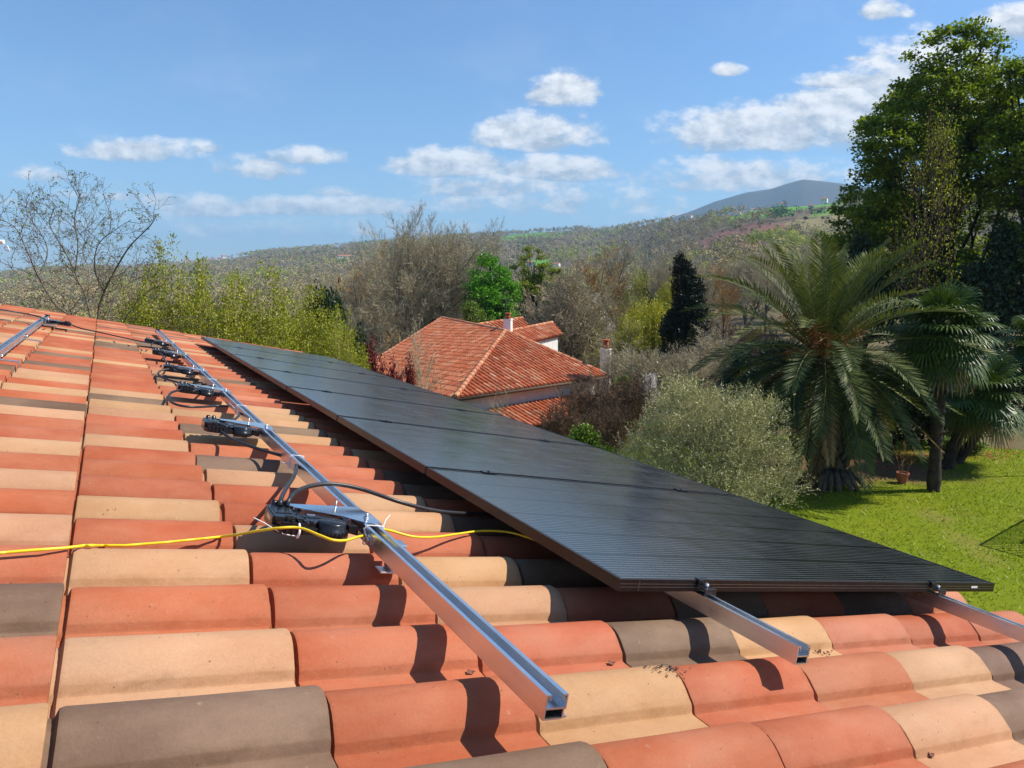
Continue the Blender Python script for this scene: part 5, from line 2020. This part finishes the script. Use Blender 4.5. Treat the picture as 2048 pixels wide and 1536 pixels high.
def feather_palm():
    rg = random.Random(81)
    d = 16.4
    base = P3(1655, 962, d)
    g = tz(base[0], base[1])
    root = empty('feather_palm', (base[0], base[1], g), -YAW)
    tag(root, 'large feather palm with arching fronds and orange flower stalks on the lawn edge', 'palm tree')
    cz = P3(1628, 712, d)[2] - g
    cx = -.30
    # trunk with old leaf bases
    mb = MB()
    n, k = 26, 18
    vs, fs = [], []
    for i in range(n + 1):
        t = i / n
        rr = .34 + .09 * (1 - t) ** 8 + .10 * max(0, (t - .75) * 4)
        for j in range(k):
            a = 6.2832 * j / k
            r1 = rr * (1 + .10 * math.sin(i * 2.2 + j * 2.6) + rg.uniform(-.05, .05))
            vs.append((cx * t + r1 * math.cos(a), r1 * math.sin(a), -.1 + (cz + .1) * t))
    for i in range(n):
        for j in range(k):
            fs.append((i * k + j, i * k + (j + 1) % k, (i + 1) * k + (j + 1) % k, (i + 1) * k + j))
    mb.add(vs, fs, .5, False)
    for i in range(170):
        t = rg.uniform(.12, 1)
        a = rg.uniform(0, 6.283)
        r1 = .36
        p = np.array([cx * t + r1 * math.cos(a), r1 * math.sin(a), cz * t])
        o = np.array([math.cos(a), math.sin(a), 0])
        mb.tube([p, p + o * .07 + [0, 0, .10], p + o * .13 + [0, 0, .24]], [.055, .045, .018], 5, rg.random())
    for i in range(9):
        a = -1.2 + rg.gauss(0, .9)
        p = np.array([.40 * math.cos(a), .40 * math.sin(a), .34])
        o = np.array([math.cos(a), math.sin(a), 0])
        mb.tube([p, p + o * .2 - [0, 0, .12], p + o * .40 - [0, 0, .36]], [.09, .07, .04], 6, rg.random())
    mb.build('trunk', M['bark'], root)
    green, dry, rach, rdry = [], [], [], []
    spec = []
    for i in range(74):
        u = (i + .5) / 74
        e0 = R(88 - 126 * u ** 1.08 + rg.gauss(0, 5))
        az = i * 2.39996 + rg.gauss(0, .15)
        L = 2.95 * rg.uniform(.9, 1.08) * (.86 + .2 * math.sin(math.pi * min(1, u * 1.3)))
        bend = R(rg.uniform(20, 46) + 40 * u) if u < .75 else R(rg.uniform(30, 55))
        spec.append((e0, az, L, bend, u > .9))
    for i in range(34):
        spec.append((R(rg.uniform(-68, -8)), i * 2.39996 + rg.gauss(0, .2), rg.uniform(2.5, 3.15), R(rg.uniform(10, 34)), rg.random() < .22))
    for e0, az, L, bend, isdry in spec:
        pts, res = frond(rg, (cx + .12 * math.cos(az), .12 * math.sin(az), cz + .05), az, e0, L, bend, lmax=.50 if not isdry else .38, twist=rg.gauss(0, .12), vee=.35 if not isdry else .1)
        for (P, A, N, ln) in res:
            V, F = quads_np(P, A, N, ln, np.full(len(P), .0150))
            ti = np.clip(nrg.normal(.36 + .22 * (e0 > .6), .14, len(F)) + rg.gauss(0, .2) + .25 * (np.arange(len(F)) / len(F) - .6), 0, 1)
            (dry if isdry else green).append((V, F, ti))
        S = [(pts[q], pts[q + 1], .024 * (1 - q / 17), .024 * (1 - (q + 1) / 17), 0) for q in range(len(pts) - 1)]
        (rdry if isdry else rach).extend(S)
    V, F, t = join(green + [(lambda a: (a[0], a[1], np.full(len(a[1]), .9)))(tubes_np(rach, 4))])
    np_obj('crown', V, F, M['leaf_palm'], root, tint=t)
    V, F, t = join(dry + [(lambda a: (a[0], a[1], np.full(len(a[1]), .5)))(tubes_np(rdry, 4))])
    np_obj('dry_fronds', V, F, M['dry_palm'], root, tint=t)
    S = []
    for q in range(7):
        az = -math.pi / 2 + rg.gauss(0.2, .9)
        p0 = np.array([cx + .25 * math.cos(az), .25 * math.sin(az), cz + .05])
        tip = p0 + np.array([math.cos(az) * .8, math.sin(az) * .8, .40 + rg.gauss(0, .25)])
        S.append((p0, tip, .02, .012, 0))
        for _ in range(60):
            f = rg.uniform(.35, 1)
            b = p0 + (tip - p0) * f
            v = np.array([rg.gauss(math.cos(az) * .3, .4), rg.gauss(math.sin(az) * .3, .4), rg.gauss(.1, .4)])
            v /= np.linalg.norm(v)
            e = b + v * rg.uniform(.15, .32) - np.array([0, 0, .05])
            S.append((b, e, .006, .004, 0))
    V, F, t = seg_mesh(S, 4)
    np_obj('flower_stalks', V, F, M['orange_stalk'], root, tint=t)


feather_palm()


def fan_palm(seed, base_px, base_py, d, crown_px, crown_py, nleaf, blade, label, trunk_r=.10):
    rg = random.Random(seed)
    B = P3(base_px, base_py, d)
    g = tz(B[0], B[1])
    C = P3(crown_px, crown_py, d) - np.array([B[0], B[1], g])
    root = empty('fan_palm', (B[0], B[1], g))
    tag(root, label, 'palm tree', 'fan palms beside the lawn')
    mb = MB()
    mid = C * .5 + np.array([rg.gauss(0, .06), rg.gauss(0, .06), 0])
    P = smooth_path([(0, 0, -.1), mid, C], 12)
    rr = [trunk_r * (1.25 - .25 * min(1, i / 5)) * rg.uniform(.9, 1.12) for i in range(len(P))]
    mb.tube(P, rr, 12, .4)
    for i in range(150):
        f = rg.uniform(.05, 1)
        p = P[int(f * (len(P) - 1))]
        a = rg.uniform(0, 6.283)
        o = np.array([math.cos(a), math.sin(a), 0])
        q = p + o * trunk_r * .85
        mb.tube([q, q + o * .025 + [0, 0, .05], q + o * .045 + [0, 0, .085]], [.018, .014, .004], 4, rg.random())
    mb.build('trunk', M['bark_dark'], root)
    parts, pet, dry, dpet = [], [], [], []
    for i in range(nleaf):
        u = (i + .5) / nleaf
        e = R(82 - 140 * u ** .95 + rg.gauss(0, 6))
        az = i * 2.39996 + rg.gauss(0, .2)
        isdry = u > .9
        h = np.array([math.cos(az), math.sin(az), 0])
        D = h * math.cos(e) + np.array([0, 0, math.sin(e)])
        pl = blade * rg.uniform(.75, 1.1)
        p1 = C + D * pl * .55
        D2 = D + np.array([0, 0, -.22])
        D2 /= np.linalg.norm(D2)
        p2 = p1 + D2 * pl * .45
        tgt = dpet if isdry else pet
        tgt += [(C, p1, .013, .010, 0), (p1, p2, .010, .008, 0)]
        Dn = D2 + np.array([0, 0, -.30])
        Dn /= np.linalg.norm(Dn)
        side = np.cross(Dn, [0, 0, 1.0])
        side /= np.linalg.norm(side) + 1e-9
        upn = np.cross(side, Dn)
        ns = 34
        V, F = [], []
        for k in range(ns):
            th = R(-150 + 300 * (k + .5) / ns)
            ax = Dn * math.cos(th) + side * math.sin(th)
            ln = blade * (1.0 - .22 * abs(th) / 2.6) * rg.uniform(.92, 1.05)
            wv = np.cross(upn, ax)
            hw = blade * .036
            fold = upn * blade * .03 * (1 if k % 2 else -1)
            q0, q1 = p2, p2 + ax * ln * .5 + fold * .4 + upn * .02
            droop = np.array([0, 0, -1]) * blade * (.10 + .12 * rg.random()) * (1.6 if isdry else 1)
            q2 = p2 + ax * ln * .86 + droop * .5
            q3 = p2 + ax * ln * (1.0 if not isdry else .9) + droop * 1.3
            b = len(V)
            V += [q0, q1 + wv * hw, q1 - wv * hw, q2 + wv * hw * .6, q2 - wv * hw * .6, q3]
            F += [(b, b + 1, b + 2, b), (b + 1, b + 3, b + 4, b + 2), (b + 3, b + 5, b + 4, b + 3)]
        Fq = []
        # quads only: triangles become thin quads through a midpoint
        V = [np.asarray(v, float) for v in V]
        for f in F:
            if len(set(f)) == 4:
                Fq.append(f)
            else:
                a, b_, c_ = [f[0], f[1], f[2]]
                V.append((V[b_] + V[c_]) / 2)
                Fq.append((a, b_, len(V) - 1, c_))
        ti = np.clip(nrg.normal(.45 + rg.gauss(0, .15), .12, len(Fq)), 0, 1)
        (dry if isdry else parts).append((np.array(V), np.array(Fq), ti))
    V, F, t = join(parts + [(lambda a: (a[0], a[1], np.full(len(a[1]), .8)))(tubes_np(pet, 4))])
    np_obj('crown', V, F, M['leaf_fan'], root, tint=t)
    if dry:
        V, F, t = join(dry + [(lambda a: (a[0], a[1], np.full(len(a[1]), .5)))(tubes_np(dpet, 4))])
        np_obj('dry_fronds', V, F, M['dry_palm'], root, tint=t)


fan_palm(91, 1866, 990, 15.7, 1886, 672, 58, .66, 'tallest fan palm with a slim leaning trunk, its base nearest on the lawn', .115)
fan_palm(92, 1890, 945, 17.6, 1962, 790, 40, .68, 'fan palm with a low drooping crown right of the tallest fan palm', .12)
fan_palm(93, 1908, 930, 18.2, 2078, 690, 30, .58, 'fan palm cut by the right picture edge', .11)

# ------------------------------------------------------------------ the oaks at right
def oak(seed, base_px, d, blobs, nclu, label, mat='leaf_oak', name='oak_tree', group='big oaks at the right', thick=1.0, base_h=3.0):
    """crown of leaf clusters carried by limbs; blobs are (px, py, half width px, half height px, depth offset)"""
    rg = np.random.default_rng(seed)
    sc = d / FPX
    X = P3(base_px, 600, d)
    o = np.array([X[0], X[1], tz(X[0], X[1])])
    cen, nrm = [], []
    wts = np.array([b[2] * b[3] for b in blobs], float)
    for (px, py, hx, hy, dz), w in zip(blobs, wts / wts.sum()):
        n = max(3, int(nclu * w))
        c = P3(px, py, d) - o + F0 * dz
        v = rg.normal(size=(n, 3))
        v /= np.linalg.norm(v, axis=1, keepdims=True)
        rad = rg.uniform(.35, 1, n) ** .45
        v = v * rad[:, None]
        P = c + rt * (v[:, 0:1] * hx * sc) + F0 * (v[:, 1:2] * (hx + hy) / 2 * sc) + np.array([0, 0, 1.0]) * (v[:, 2:3] * hy * sc)
        cen.append(P)
        nrm.append(v)
    C = np.concatenate(cen)
    Dv = np.concatenate(nrm)
    per = 150
    n = len(C)
    size = rg.uniform(.38, .85, n)
    P = np.repeat(C, per, 0)
    off = rg.normal(0, 1, (n * per, 3))
    off /= np.linalg.norm(off, axis=1, keepdims=True)
    off *= (rg.random((n * per, 1)) ** .5) * np.repeat(size, per)[:, None] * np.array([1.15, 1.15, .62])
    P = P + off
    A = rg.normal(size=(n * per, 3))
    A[:, 2] *= .5
    N = rg.normal(size=(n * per, 3)) * .6
    N[:, 2] += .7
    s = rg.uniform(.6, 1.3, n * per) * .17
    V, F = quads_np(P, A, N, s, s * .42)
    tint = np.clip(np.repeat(rg.random(n), per) * .5 + rg.normal(.25, .2, n * per), 0, 1)
    # trunk and limbs
    top = C.mean(0)
    S = []
    fork = np.array([0, 0, 3.0]) + (top * np.array([.25, .25, 0]))
    spine = smooth_path([(0, 0, -.2), fork * .6, fork, top * .75 + fork * .25, top + [0, 0, 2.5]], 6)
    for i in range(len(spine) - 1):
        t = i / len(spine)
        S.append((spine[i], spine[i + 1], .40 * (1 - .8 * t), .40 * (1 - .8 * (i + 1) / len(spine)), 0))
    for i in rg.choice(n, min(n, 70), replace=False):
        t = rg.uniform(.3, .95)
        p0 = spine[int(t * (len(spine) - 1))]
        if p0[2] > C[i][2] + .5:
            p0 = spine[int(.35 * len(spine))]
        mid = (p0 + C[i]) / 2 + rg.normal(0, .35, 3) + [0, 0, .3]
        path = smooth_path([p0, mid, C[i]], 5)
        for q in range(len(path) - 1):
            f = q / len(path)
            S.append((path[q], path[q + 1], .11 * (1 - .8 * f) + .01, .11 * (1 - .8 * (q + 1) / len(path)) + .01, 2))
        for _ in range(5):
            e = C[i] + rg.normal(0, .5, 3)
            S.append((path[-2], e, .022, .01, 2))
    S = [(p, q, r0_ * thick, r1_ * thick, lv) for p, q, r0_, r1_, lv in S]
    root = tree_obj(name, S, 'bark_dark', 'bark_dark', (V, F, tint), mat, split=1, kt=9)
    root.location = o
    tag(root, label, 'tree', group)


oak(101, 1900, 41, [(1912, 128, 85, 70, 0), (1880, 215, 115, 85, 0), (1975, 205, 95, 95, 2), (1790, 300, 80, 80, -1), (1905, 320, 120, 90, -2), (1752, 405, 60, 80, 0), (1850, 420, 110, 80, 1),
                    (1745, 500, 62, 75, 0), (1830, 530, 90, 45, -1), (1985, 345, 90, 110, 1), (1960, 520, 80, 55, 2), (1770, 575, 80, 50, 1), (1880, 590, 90, 45, 2), (1690 + 40, 455, 45, 60, 2), (1900, 250, 120, 110, 3), (1850, 470, 100, 90, 3)], 760, 'huge dark leafed oak towering at the right edge')
oak(102, 2150, 37, [(2085, 190, 90, 90, 0), (2170, 260, 110, 120, 0), (2060, 330, 85, 110, -1), (2110, 460, 110, 110, 0), (2240, 420, 100, 120, 1), (2050, 520, 70, 70, -1), (2010, 590, 80, 55, 1)], 420, 'second big oak, mostly cut off by the right edge')
oak(103, 985, 60, [(978, 550, 36, 38, 0), (1002, 590, 30, 40, 0), (965, 600, 34, 40, -1), (985, 640, 40, 40, 0), (950, 565, 18, 24, 1)], 120, 'vivid fresh green tree rising behind the neighbour roof ridge', 'leaf_bright', 'leafy_tree', GW, .6)
oak(104, 1066, 82, [(1062, 530, 34, 32, 0), (1088, 555, 36, 36, 1), (1044, 565, 32, 40, 0), (1070, 600, 45, 40, 0)], 110, 'yellow green tree beyond the vivid green one', 'leaf_yellow', 'leafy_tree', GW, .6)
bare('young', 17, 6.0, r0=.09, mat_c='twig_brown', mat_t='bark_dark', nch=(14, 7, 4), ang=(42, 44, 42), ratio=(.42, .5, .5), trop=(.0, .05, .06, .03), tmin=(.25, .15, .15), minr=.008, buds=('leaf_spring', 3, .075))
plant('young', 1858, 200, 33, 150, 'slender young tree with sparse yellow leaves in front of the big oak', 'tree')
GU = 'dark undergrowth shrubs behind the palms'
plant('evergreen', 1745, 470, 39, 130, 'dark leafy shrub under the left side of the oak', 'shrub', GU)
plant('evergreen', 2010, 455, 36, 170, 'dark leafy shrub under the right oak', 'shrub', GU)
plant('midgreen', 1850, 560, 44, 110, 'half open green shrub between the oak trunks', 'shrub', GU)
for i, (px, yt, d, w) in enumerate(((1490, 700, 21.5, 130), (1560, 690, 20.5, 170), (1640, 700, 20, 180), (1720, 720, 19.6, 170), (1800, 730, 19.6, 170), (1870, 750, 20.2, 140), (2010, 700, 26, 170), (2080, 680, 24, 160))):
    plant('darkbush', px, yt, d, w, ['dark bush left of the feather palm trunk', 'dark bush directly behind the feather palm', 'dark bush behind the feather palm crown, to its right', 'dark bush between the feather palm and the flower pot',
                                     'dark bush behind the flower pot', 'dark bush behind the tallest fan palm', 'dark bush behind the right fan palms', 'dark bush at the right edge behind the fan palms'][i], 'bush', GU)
leafy('camellia', 105, .9, 'leaf_mid', 14, .10, .08, r0=.03, ang=(50, 45, 45), ratio=(.8, .6, .5), tmin=(.1, .1, .1), minr=.005, name='flowering_shrub')
plant('camellia', 1928, 868, 19.2, 95, 'pale leafed flowering shrub behind the fan palm trunks', 'shrub')

# ------------------------------------------------------------------ small garden things
def ground_at(px, py):
    r = ray(px, py)
    t = -4.6 / r[2]
    for _ in range(8):
        p = r * t
        t *= tz(p[0], p[1]) / p[2]
    return r * t


pp = ground_at(1804, 966)
root = empty('flower_pot', tuple(pp))
tag(root, 'small terracotta pot with a thin dry plant on the lawn', 'flower pot')
mb = MB()
k = 20
prof = [(.085, 0), (.125, .20), (.125, .205), (.138, .205), (.138, .245), (.122, .245), (.118, .20), (.0, .19)]
vs = [(max(r_, .001) * math.cos(6.2832 * j / k), max(r_, .001) * math.sin(6.2832 * j / k), z) for r_, z in prof for j in range(k)]
fs = [(i * k + j, i * k + (j + 1) % k, (i + 1) * k + (j + 1) % k, (i + 1) * k + j) for i in range(len(prof) - 1) for j in range(k)]
mb.add(vs, fs)
mb.build('pot', M['pot'], root)
mb = MB()
mb.tube([(0, 0, .17), (0, 0, .215)], [.115, .1], 14)
mb.build('soil', M['soil'], root)
S_, tips_ = grow(111, .55, .007, nch=(4, 3), ang=(25, 35), ratio=(.5, .5), stems=4, stem_ang=16, minr=.0025)
S_ = [(a + [0, 0, .28], b + [0, 0, .28], c, d_, e) for a, b, c, d_, e in S_]
V, F, t = seg_mesh(S_, 4)
np_obj('plant', V, F, M['twig_ochre'], root, tint=t)

n = 420
pos = []
for cx, cy, sx, sy, m in ((1838, 916, 26, 5, 190), (1905, 915, 30, 8, 60), (1985, 905, 30, 10, 110), (1780, 930, 40, 9, 60)):
    for _ in range(m):
        pos.append(ground_at(rng.gauss(cx, sx), rng.gauss(cy, sy)))
P = np.array(pos) + [0, 0, .035]
A = rand_unit(len(P))
A[:, 2] *= .3
N = rand_unit(len(P)) * .4 + [0, 0, 1]
V, F = quads_np(P, A, N, nrg.uniform(.04, .075, len(P)), nrg.uniform(.015, .03, len(P)))
tag(np_obj('fallen_petals', V, F, M['petal'], tint=nrg.random(len(F))), 'red petals fallen on the ground around the palms', 'petals', kind='stuff')

# iron railing and a pole just outside the frame: their shadows lie on the lawn
sh = np.array([sdir[0], sdir[1], 0]) / sdir[2]
corner = ground_at(1960, 1090) + sh * .95
pa, pb = ground_at(2048, 1040) + sh * .95, ground_at(2048, 1115) + sh * .95
root = empty('iron_railing', (corner[0], corner[1], corner[2]))
tag(root, 'dark iron railing with thin bars at the lawn, beyond the right edge', 'railing')
mb = MB()
bars = MB()
for q in (pa, pb):
    d_ = (q - corner)
    d_[2] = 0
    d_ /= np.linalg.norm(d_)
    L = 2.4
    for z in (.12, .95):
        mb.tube([(0, 0, z), tuple(d_ * L + [0, 0, z])], .022, 6)
    for i in range(21):
        p = d_ * (.115 * i)
        bars.tube([tuple(p + [0, 0, -.05]), tuple(p + [0, 0, .95])], .014, 5)
mb.build('handrail', M['iron'], root)
bars.build('bars', M['iron'], root)
pp = ground_at(2110, 950)
root = empty('garden_pole', tuple(pp))
tag(root, 'slim pole on the lawn beyond the right edge', 'pole')
mb = MB()
mb.tube([(0, 0, -.1), (0, 0, 3.0)], .028, 8)
mb.build('post', M['iron'], root)
mb = MB()
mb.tube([(0, 0, 3.0), (0, 0, 3.08)], [.045, .02], 8)
mb.build('finial', M['iron'], root)


# ------------------------------------------------------------------ houses on the hills
def far_house_proto(w, dp, h, rh):
    root = empty('white_house')
    mb = MB()
    mb.hexa((-w / 2, -dp / 2, -1.5), (w / 2, dp / 2, h))
    mb.add([(-w / 2, -dp / 2, h), (-w / 2, dp / 2, h), (-w / 2, 0, h + rh)], [(0, 2, 1)])
    mb.add([(w / 2, -dp / 2, h), (w / 2, dp / 2, h), (w / 2, 0, h + rh)], [(0, 1, 2)])
    mb.build('wall', M['wall_far'], root)
    rf = MB()
    o = .5
    for s in (-1, 1):
        y, z = s * (dp / 2 + o), h - o * rh / (dp / 2)
        a, b = (-w / 2 - o, y, z + .02), (w / 2 + o, y, z + .02)
        c, d = (w / 2 + o, 0, h + rh + .02), (-w / 2 - o, 0, h + rh + .02)
        up_ = lambda p: (p[0], p[1], p[2] + .25)
        rf.add([a, b, c, d, up_(a), up_(b), up_(c), up_(d)], [(0, 1, 2, 3), (7, 6, 5, 4), (0, 4, 5, 1), (1, 5, 6, 2), (2, 6, 7, 3), (3, 7, 4, 0)])
    rf.build('roof', M['roof_far'], root)
    for i in range(3):
        wn = MB()
        x = -w * .3 + i * w * .3
        wn.hexa((x - .5, -dp / 2 - .06, h * .35), (x + .5, -dp / 2 + .05, h * .75))
        wn.build('window', M['window'], root)
    return root


fh = [far_house_proto(13, 8, 4.2, 2.0), far_house_proto(10, 8, 5.5, 1.8), far_house_proto(18, 7, 3.2, 1.6)]
used = [0, 0, 0]
GH = 'white houses on the hills'
SAME = 'tiny white house in the village on the left ridge'
HS = [(1310, 380, 2, 1.0, 'long low pink and white house above the green meadow', None), (1275, 395, 0, .8, 'white house left of the long low house', None), (1218, 330, 0, 1.0, 'white gable house half hidden by bare trees', None),
      (1060, 960, 1, 1.3, 'white house beside the small green hill field', None), (1112, 930, 0, 1.2, 'white house right of the small hill field', None), (962, 780, 0, 1.1, 'white house at the green patch beyond the tallest bare tree', None),
      (1095, 300, 0, .9, 'red roofed house right of the yellow green tree', None), (1000, 340, 1, .7, 'little white house seen between green trees', None), (1412, 420, 2, .9, 'white house between trees right of the cypress top', None), (1505, 500, 0, .9, 'white house behind the palm crown', None),
      (1640, 900, 1, 1.1, 'red roofed house on the right ridge, near the oak', None), (1614, 860, 0, .7, 'white cottage on the slope below the right ridge', None), (1555, 930, 0, .9, 'white cottage left on the right slope', None), (1500, 940, 2, .9, 'low white building on the right slope', None),
      (1470, 960, 0, 1.0, 'pale farm building at the left of the right slope', None), (1375, 1150, 0, 1.0, 'small pale house on the skyline below the mountain', None), (1905, 150, 0, .85, 'white house glimpsed under the oak branches', None),
      (690, 1350, 2, 2.0, 'long grey barn on the hillside left of the tallest bare tree', None),
      (120, 175, 0, .8, 'pale rock coloured house beyond the roof at the left rail end', None), (165, 160, 0, 1.0, 'red roofed house behind the thin bare tree', None), (205, 150, 1, .9, 'white house beside the stems of the thin bare tree', None), (245, 165, 0, .8, 'white house left of the green shrubs', None),
      (458, 300, 0, .7, 'white house peeping between the yellow green shrubs', None)]
for i in range(9):
    HS.append((375 + i * 11 + rng.uniform(-4, 4), 2000 + rng.uniform(-120, 40), rng.choice((0, 1, 2)), rng.uniform(1.0, 1.7), SAME, 'village houses on the left ridge'))
CLEAR = []
for px, d, k, s, lab, gr in HS:
    X = P3(px, 555, d)
    loc = (X[0], X[1], tz(X[0], X[1]) + (1.5 if d > 700 else .6))
    rz = -math.atan2(X[0], X[1]) + rng.uniform(-.6, .6)
    s *= .62 if d > 700 else .85
    o = fh[k] if used[k] == 0 else copy_thing(fh[k], loc)
    used[k] = 1
    o.location, o.rotation_euler, o.scale = loc, (0, 0, rz), (s, s, s)
    for q in ('group', 'label'):
        if q in o:
            del o[q]
    tag(o, lab, 'house', gr or GH)
    CLEAR.append((X[0], X[1], max(10, d * .028)))


# ------------------------------------------------------------------ the far woods: uncountable, four masses
def far_woods():
    rg = np.random.default_rng(5)
    pts = []
    for r0, r1, sp in ((150, 420, 8.0), (420, 1000, 10.5), (1000, 2250, 15.0)):
        ar = R(84) * (r1 ** 2 - r0 ** 2) / 2
        n = int(ar / sp ** 2)
        r = np.sqrt(rg.uniform(r0 ** 2, r1 ** 2, n))
        az = rg.uniform(R(-42), R(42), n)
        pts.append(np.stack([r, az], 1))
    P = np.concatenate(pts)
    r, az = P[:, 0], P[:, 1]
    x = (np.sin(az) * rt[0] + np.cos(az) * F0[0]) * r
    y = (np.sin(az) * rt[1] + np.cos(az) * F0[1]) * r
    _, wood = cover(x, y)
    ok = rg.random(len(x)) < wood
    scrub = wood < .5
    for cx, cy, rad in CLEAR:
        ux, uy = cx / math.hypot(cx, cy), cy / math.hypot(cx, cy)
        along = (x - cx) * ux + (y - cy) * uy
        across = np.abs((x - cx) * uy - (y - cy) * ux)
        ok &= ~((across < rad * .7) & (along > -rad * 3.2) & (along < rad * .7))
    px = 1024 + FPX * np.tan(az)
    rc = np.interp(px, RCR[:, 0], RCR[:, 1])
    ok &= r < rc + 60
    x, y, r, px, scrub = x[ok], y[ok], r[ok], px[ok], scrub[ok]
    z = terrain(x, y)
    ev = hnoise(x, y, 160, 3.3) + .7 * hnoise(x, y, 60, 1.1)
    q = rg.random(len(x)) + .0
    kind = np.zeros(len(x), int)                    # 0 leafless
    kind[(ev > .75) & (q < .75)] = 2                # evergreen groves
    kind[(ev < -.45) & (q < .6)] = 1               # budding
    kind[(kind == 0) & (q > .95)] = 3               # ochre
    kind[(kind == 0) & (q > .91) & (q <= .95)] = 1
    ridge = (px > 1530) & (px < 1660) & (r > 820)
    kind[ridge] = 2
    names = [('leafless_wood', 'twig_far', 'brown grey leafless woods covering the far hills'), ('budding_wood', 'bud_far', 'yellow green budding trees scattered through the far woods'),
             ('evergreen_wood', 'green_far', 'dark evergreen groves on the far hills'), ('ochre_wood', 'ochre_far', 'ochre trees scattered through the far woods')]
    for kd, (nm, mt, lab) in enumerate(names):
        idx = np.where(kind == kd)[0]
        Vs, Ts = [], []
        for lo, hi, m, sz in ((0, 420, 170, .62), (420, 1000, 80, .95), (1000, 4000, 36, 1.5)):
            I = idx[(r[idx] >= lo) & (r[idx] < hi)]
            if not len(I):
                continue
            n = len(I)
            H = rg.uniform(6, 13, n) * np.where(scrub[I], .45, 1.0)
            Wd = H * rg.uniform(.36, .56, n)
            c = np.stack([x[I], y[I], z[I] + H * .54], 1)
            dr = rg.normal(size=(n, m, 3))
            dr /= np.linalg.norm(dr, axis=2, keepdims=True)
            dr[..., 2] = np.where(dr[..., 2] < -.5, -dr[..., 2], dr[..., 2])
            lump = 1 + .22 * np.sin(dr[..., 0:1] * 5 + I[:, None, None]) * np.sin(dr[..., 1:2] * 4 + 2) + .12 * np.sin(dr[..., 2:3] * 8 + I[:, None, None] * 1.7)
            Pc = c[:, None, :] + dr * (rg.random((n, m, 1)) ** .3) * lump * np.stack([Wd, Wd, H * .47], 1)[:, None, :]
            # each spray lies roughly on the crown's own surface, so every crown has a sunny and a shaded side
            nn_ = dr * .8 + rg.normal(size=(n, m, 3)) * .38
            a = np.cross(nn_, rg.normal(size=(n, m, 3)))
            a /= np.linalg.norm(a, axis=2, keepdims=True) + 1e-9
            b = np.cross(nn_, a)
            b /= np.linalg.norm(b, axis=2, keepdims=True) + 1e-9
            s = sz * rg.uniform(.6, 1.3, (n, m, 1))
            wdt = (.45 if kd in (0, 3) else .6)
            tri = np.stack([Pc - a * s * .6 - b * s * wdt, Pc - a * s * .4 + b * s * wdt, Pc + a * s * .8], 2)
            Vs.append(tri.reshape(-1, 3))
            Ts.append(np.clip(np.repeat(rg.random(n), m) * .7 + rg.normal(.12, .09, n * m), 0, 1))
        V = np.concatenate(Vs)
        F = np.arange(len(V)).reshape(-1, 3)
        tag(np_obj(nm, V, F, M[mt], tint=np.concatenate(Ts)), lab, 'woods', kind='stuff')


M['twig_far'] = foliage('far_twigs', (.20, .165, .07), (.50, .40, .20), 0, .95, .05)
M['bud_far'] = foliage('far_buds', (.20, .24, .04), (.46, .48, .085), .2, .9, .05)
M['green_far'] = foliage('far_evergreen', (.035, .06, .022), (.11, .15, .05), .1, .9, .05)
M['ochre_far'] = foliage('far_ochre', (.24, .14, .05), (.48, .30, .12), 0, .95, .05)
far_woods()

# ------------------------------------------------------------------ haze: the air over the whole valley
mb = MB()
mb.hexa((-11000, -11000, -120), (11000, 11000, 600))
mt = bpy.data.materials.new('air')
mt.use_nodes = True
nt = mt.node_tree
for n_ in list(nt.nodes):
    if n_.type != 'OUTPUT_MATERIAL':
        nt.nodes.remove(n_)
pv = nt.nodes.new('ShaderNodeVolumePrincipled')
pv.inputs['Color'].default_value = (.40, .70, 1.0, 1)
pv.inputs['Density'].default_value = 1.5e-4
nt.links.new(pv.outputs[0], nt.nodes['Material Output'].inputs['Volume'])
hz = mb.build('haze', mt)
tag(hz, 'thin bluish air haze over the valley', 'haze', kind='stuff')
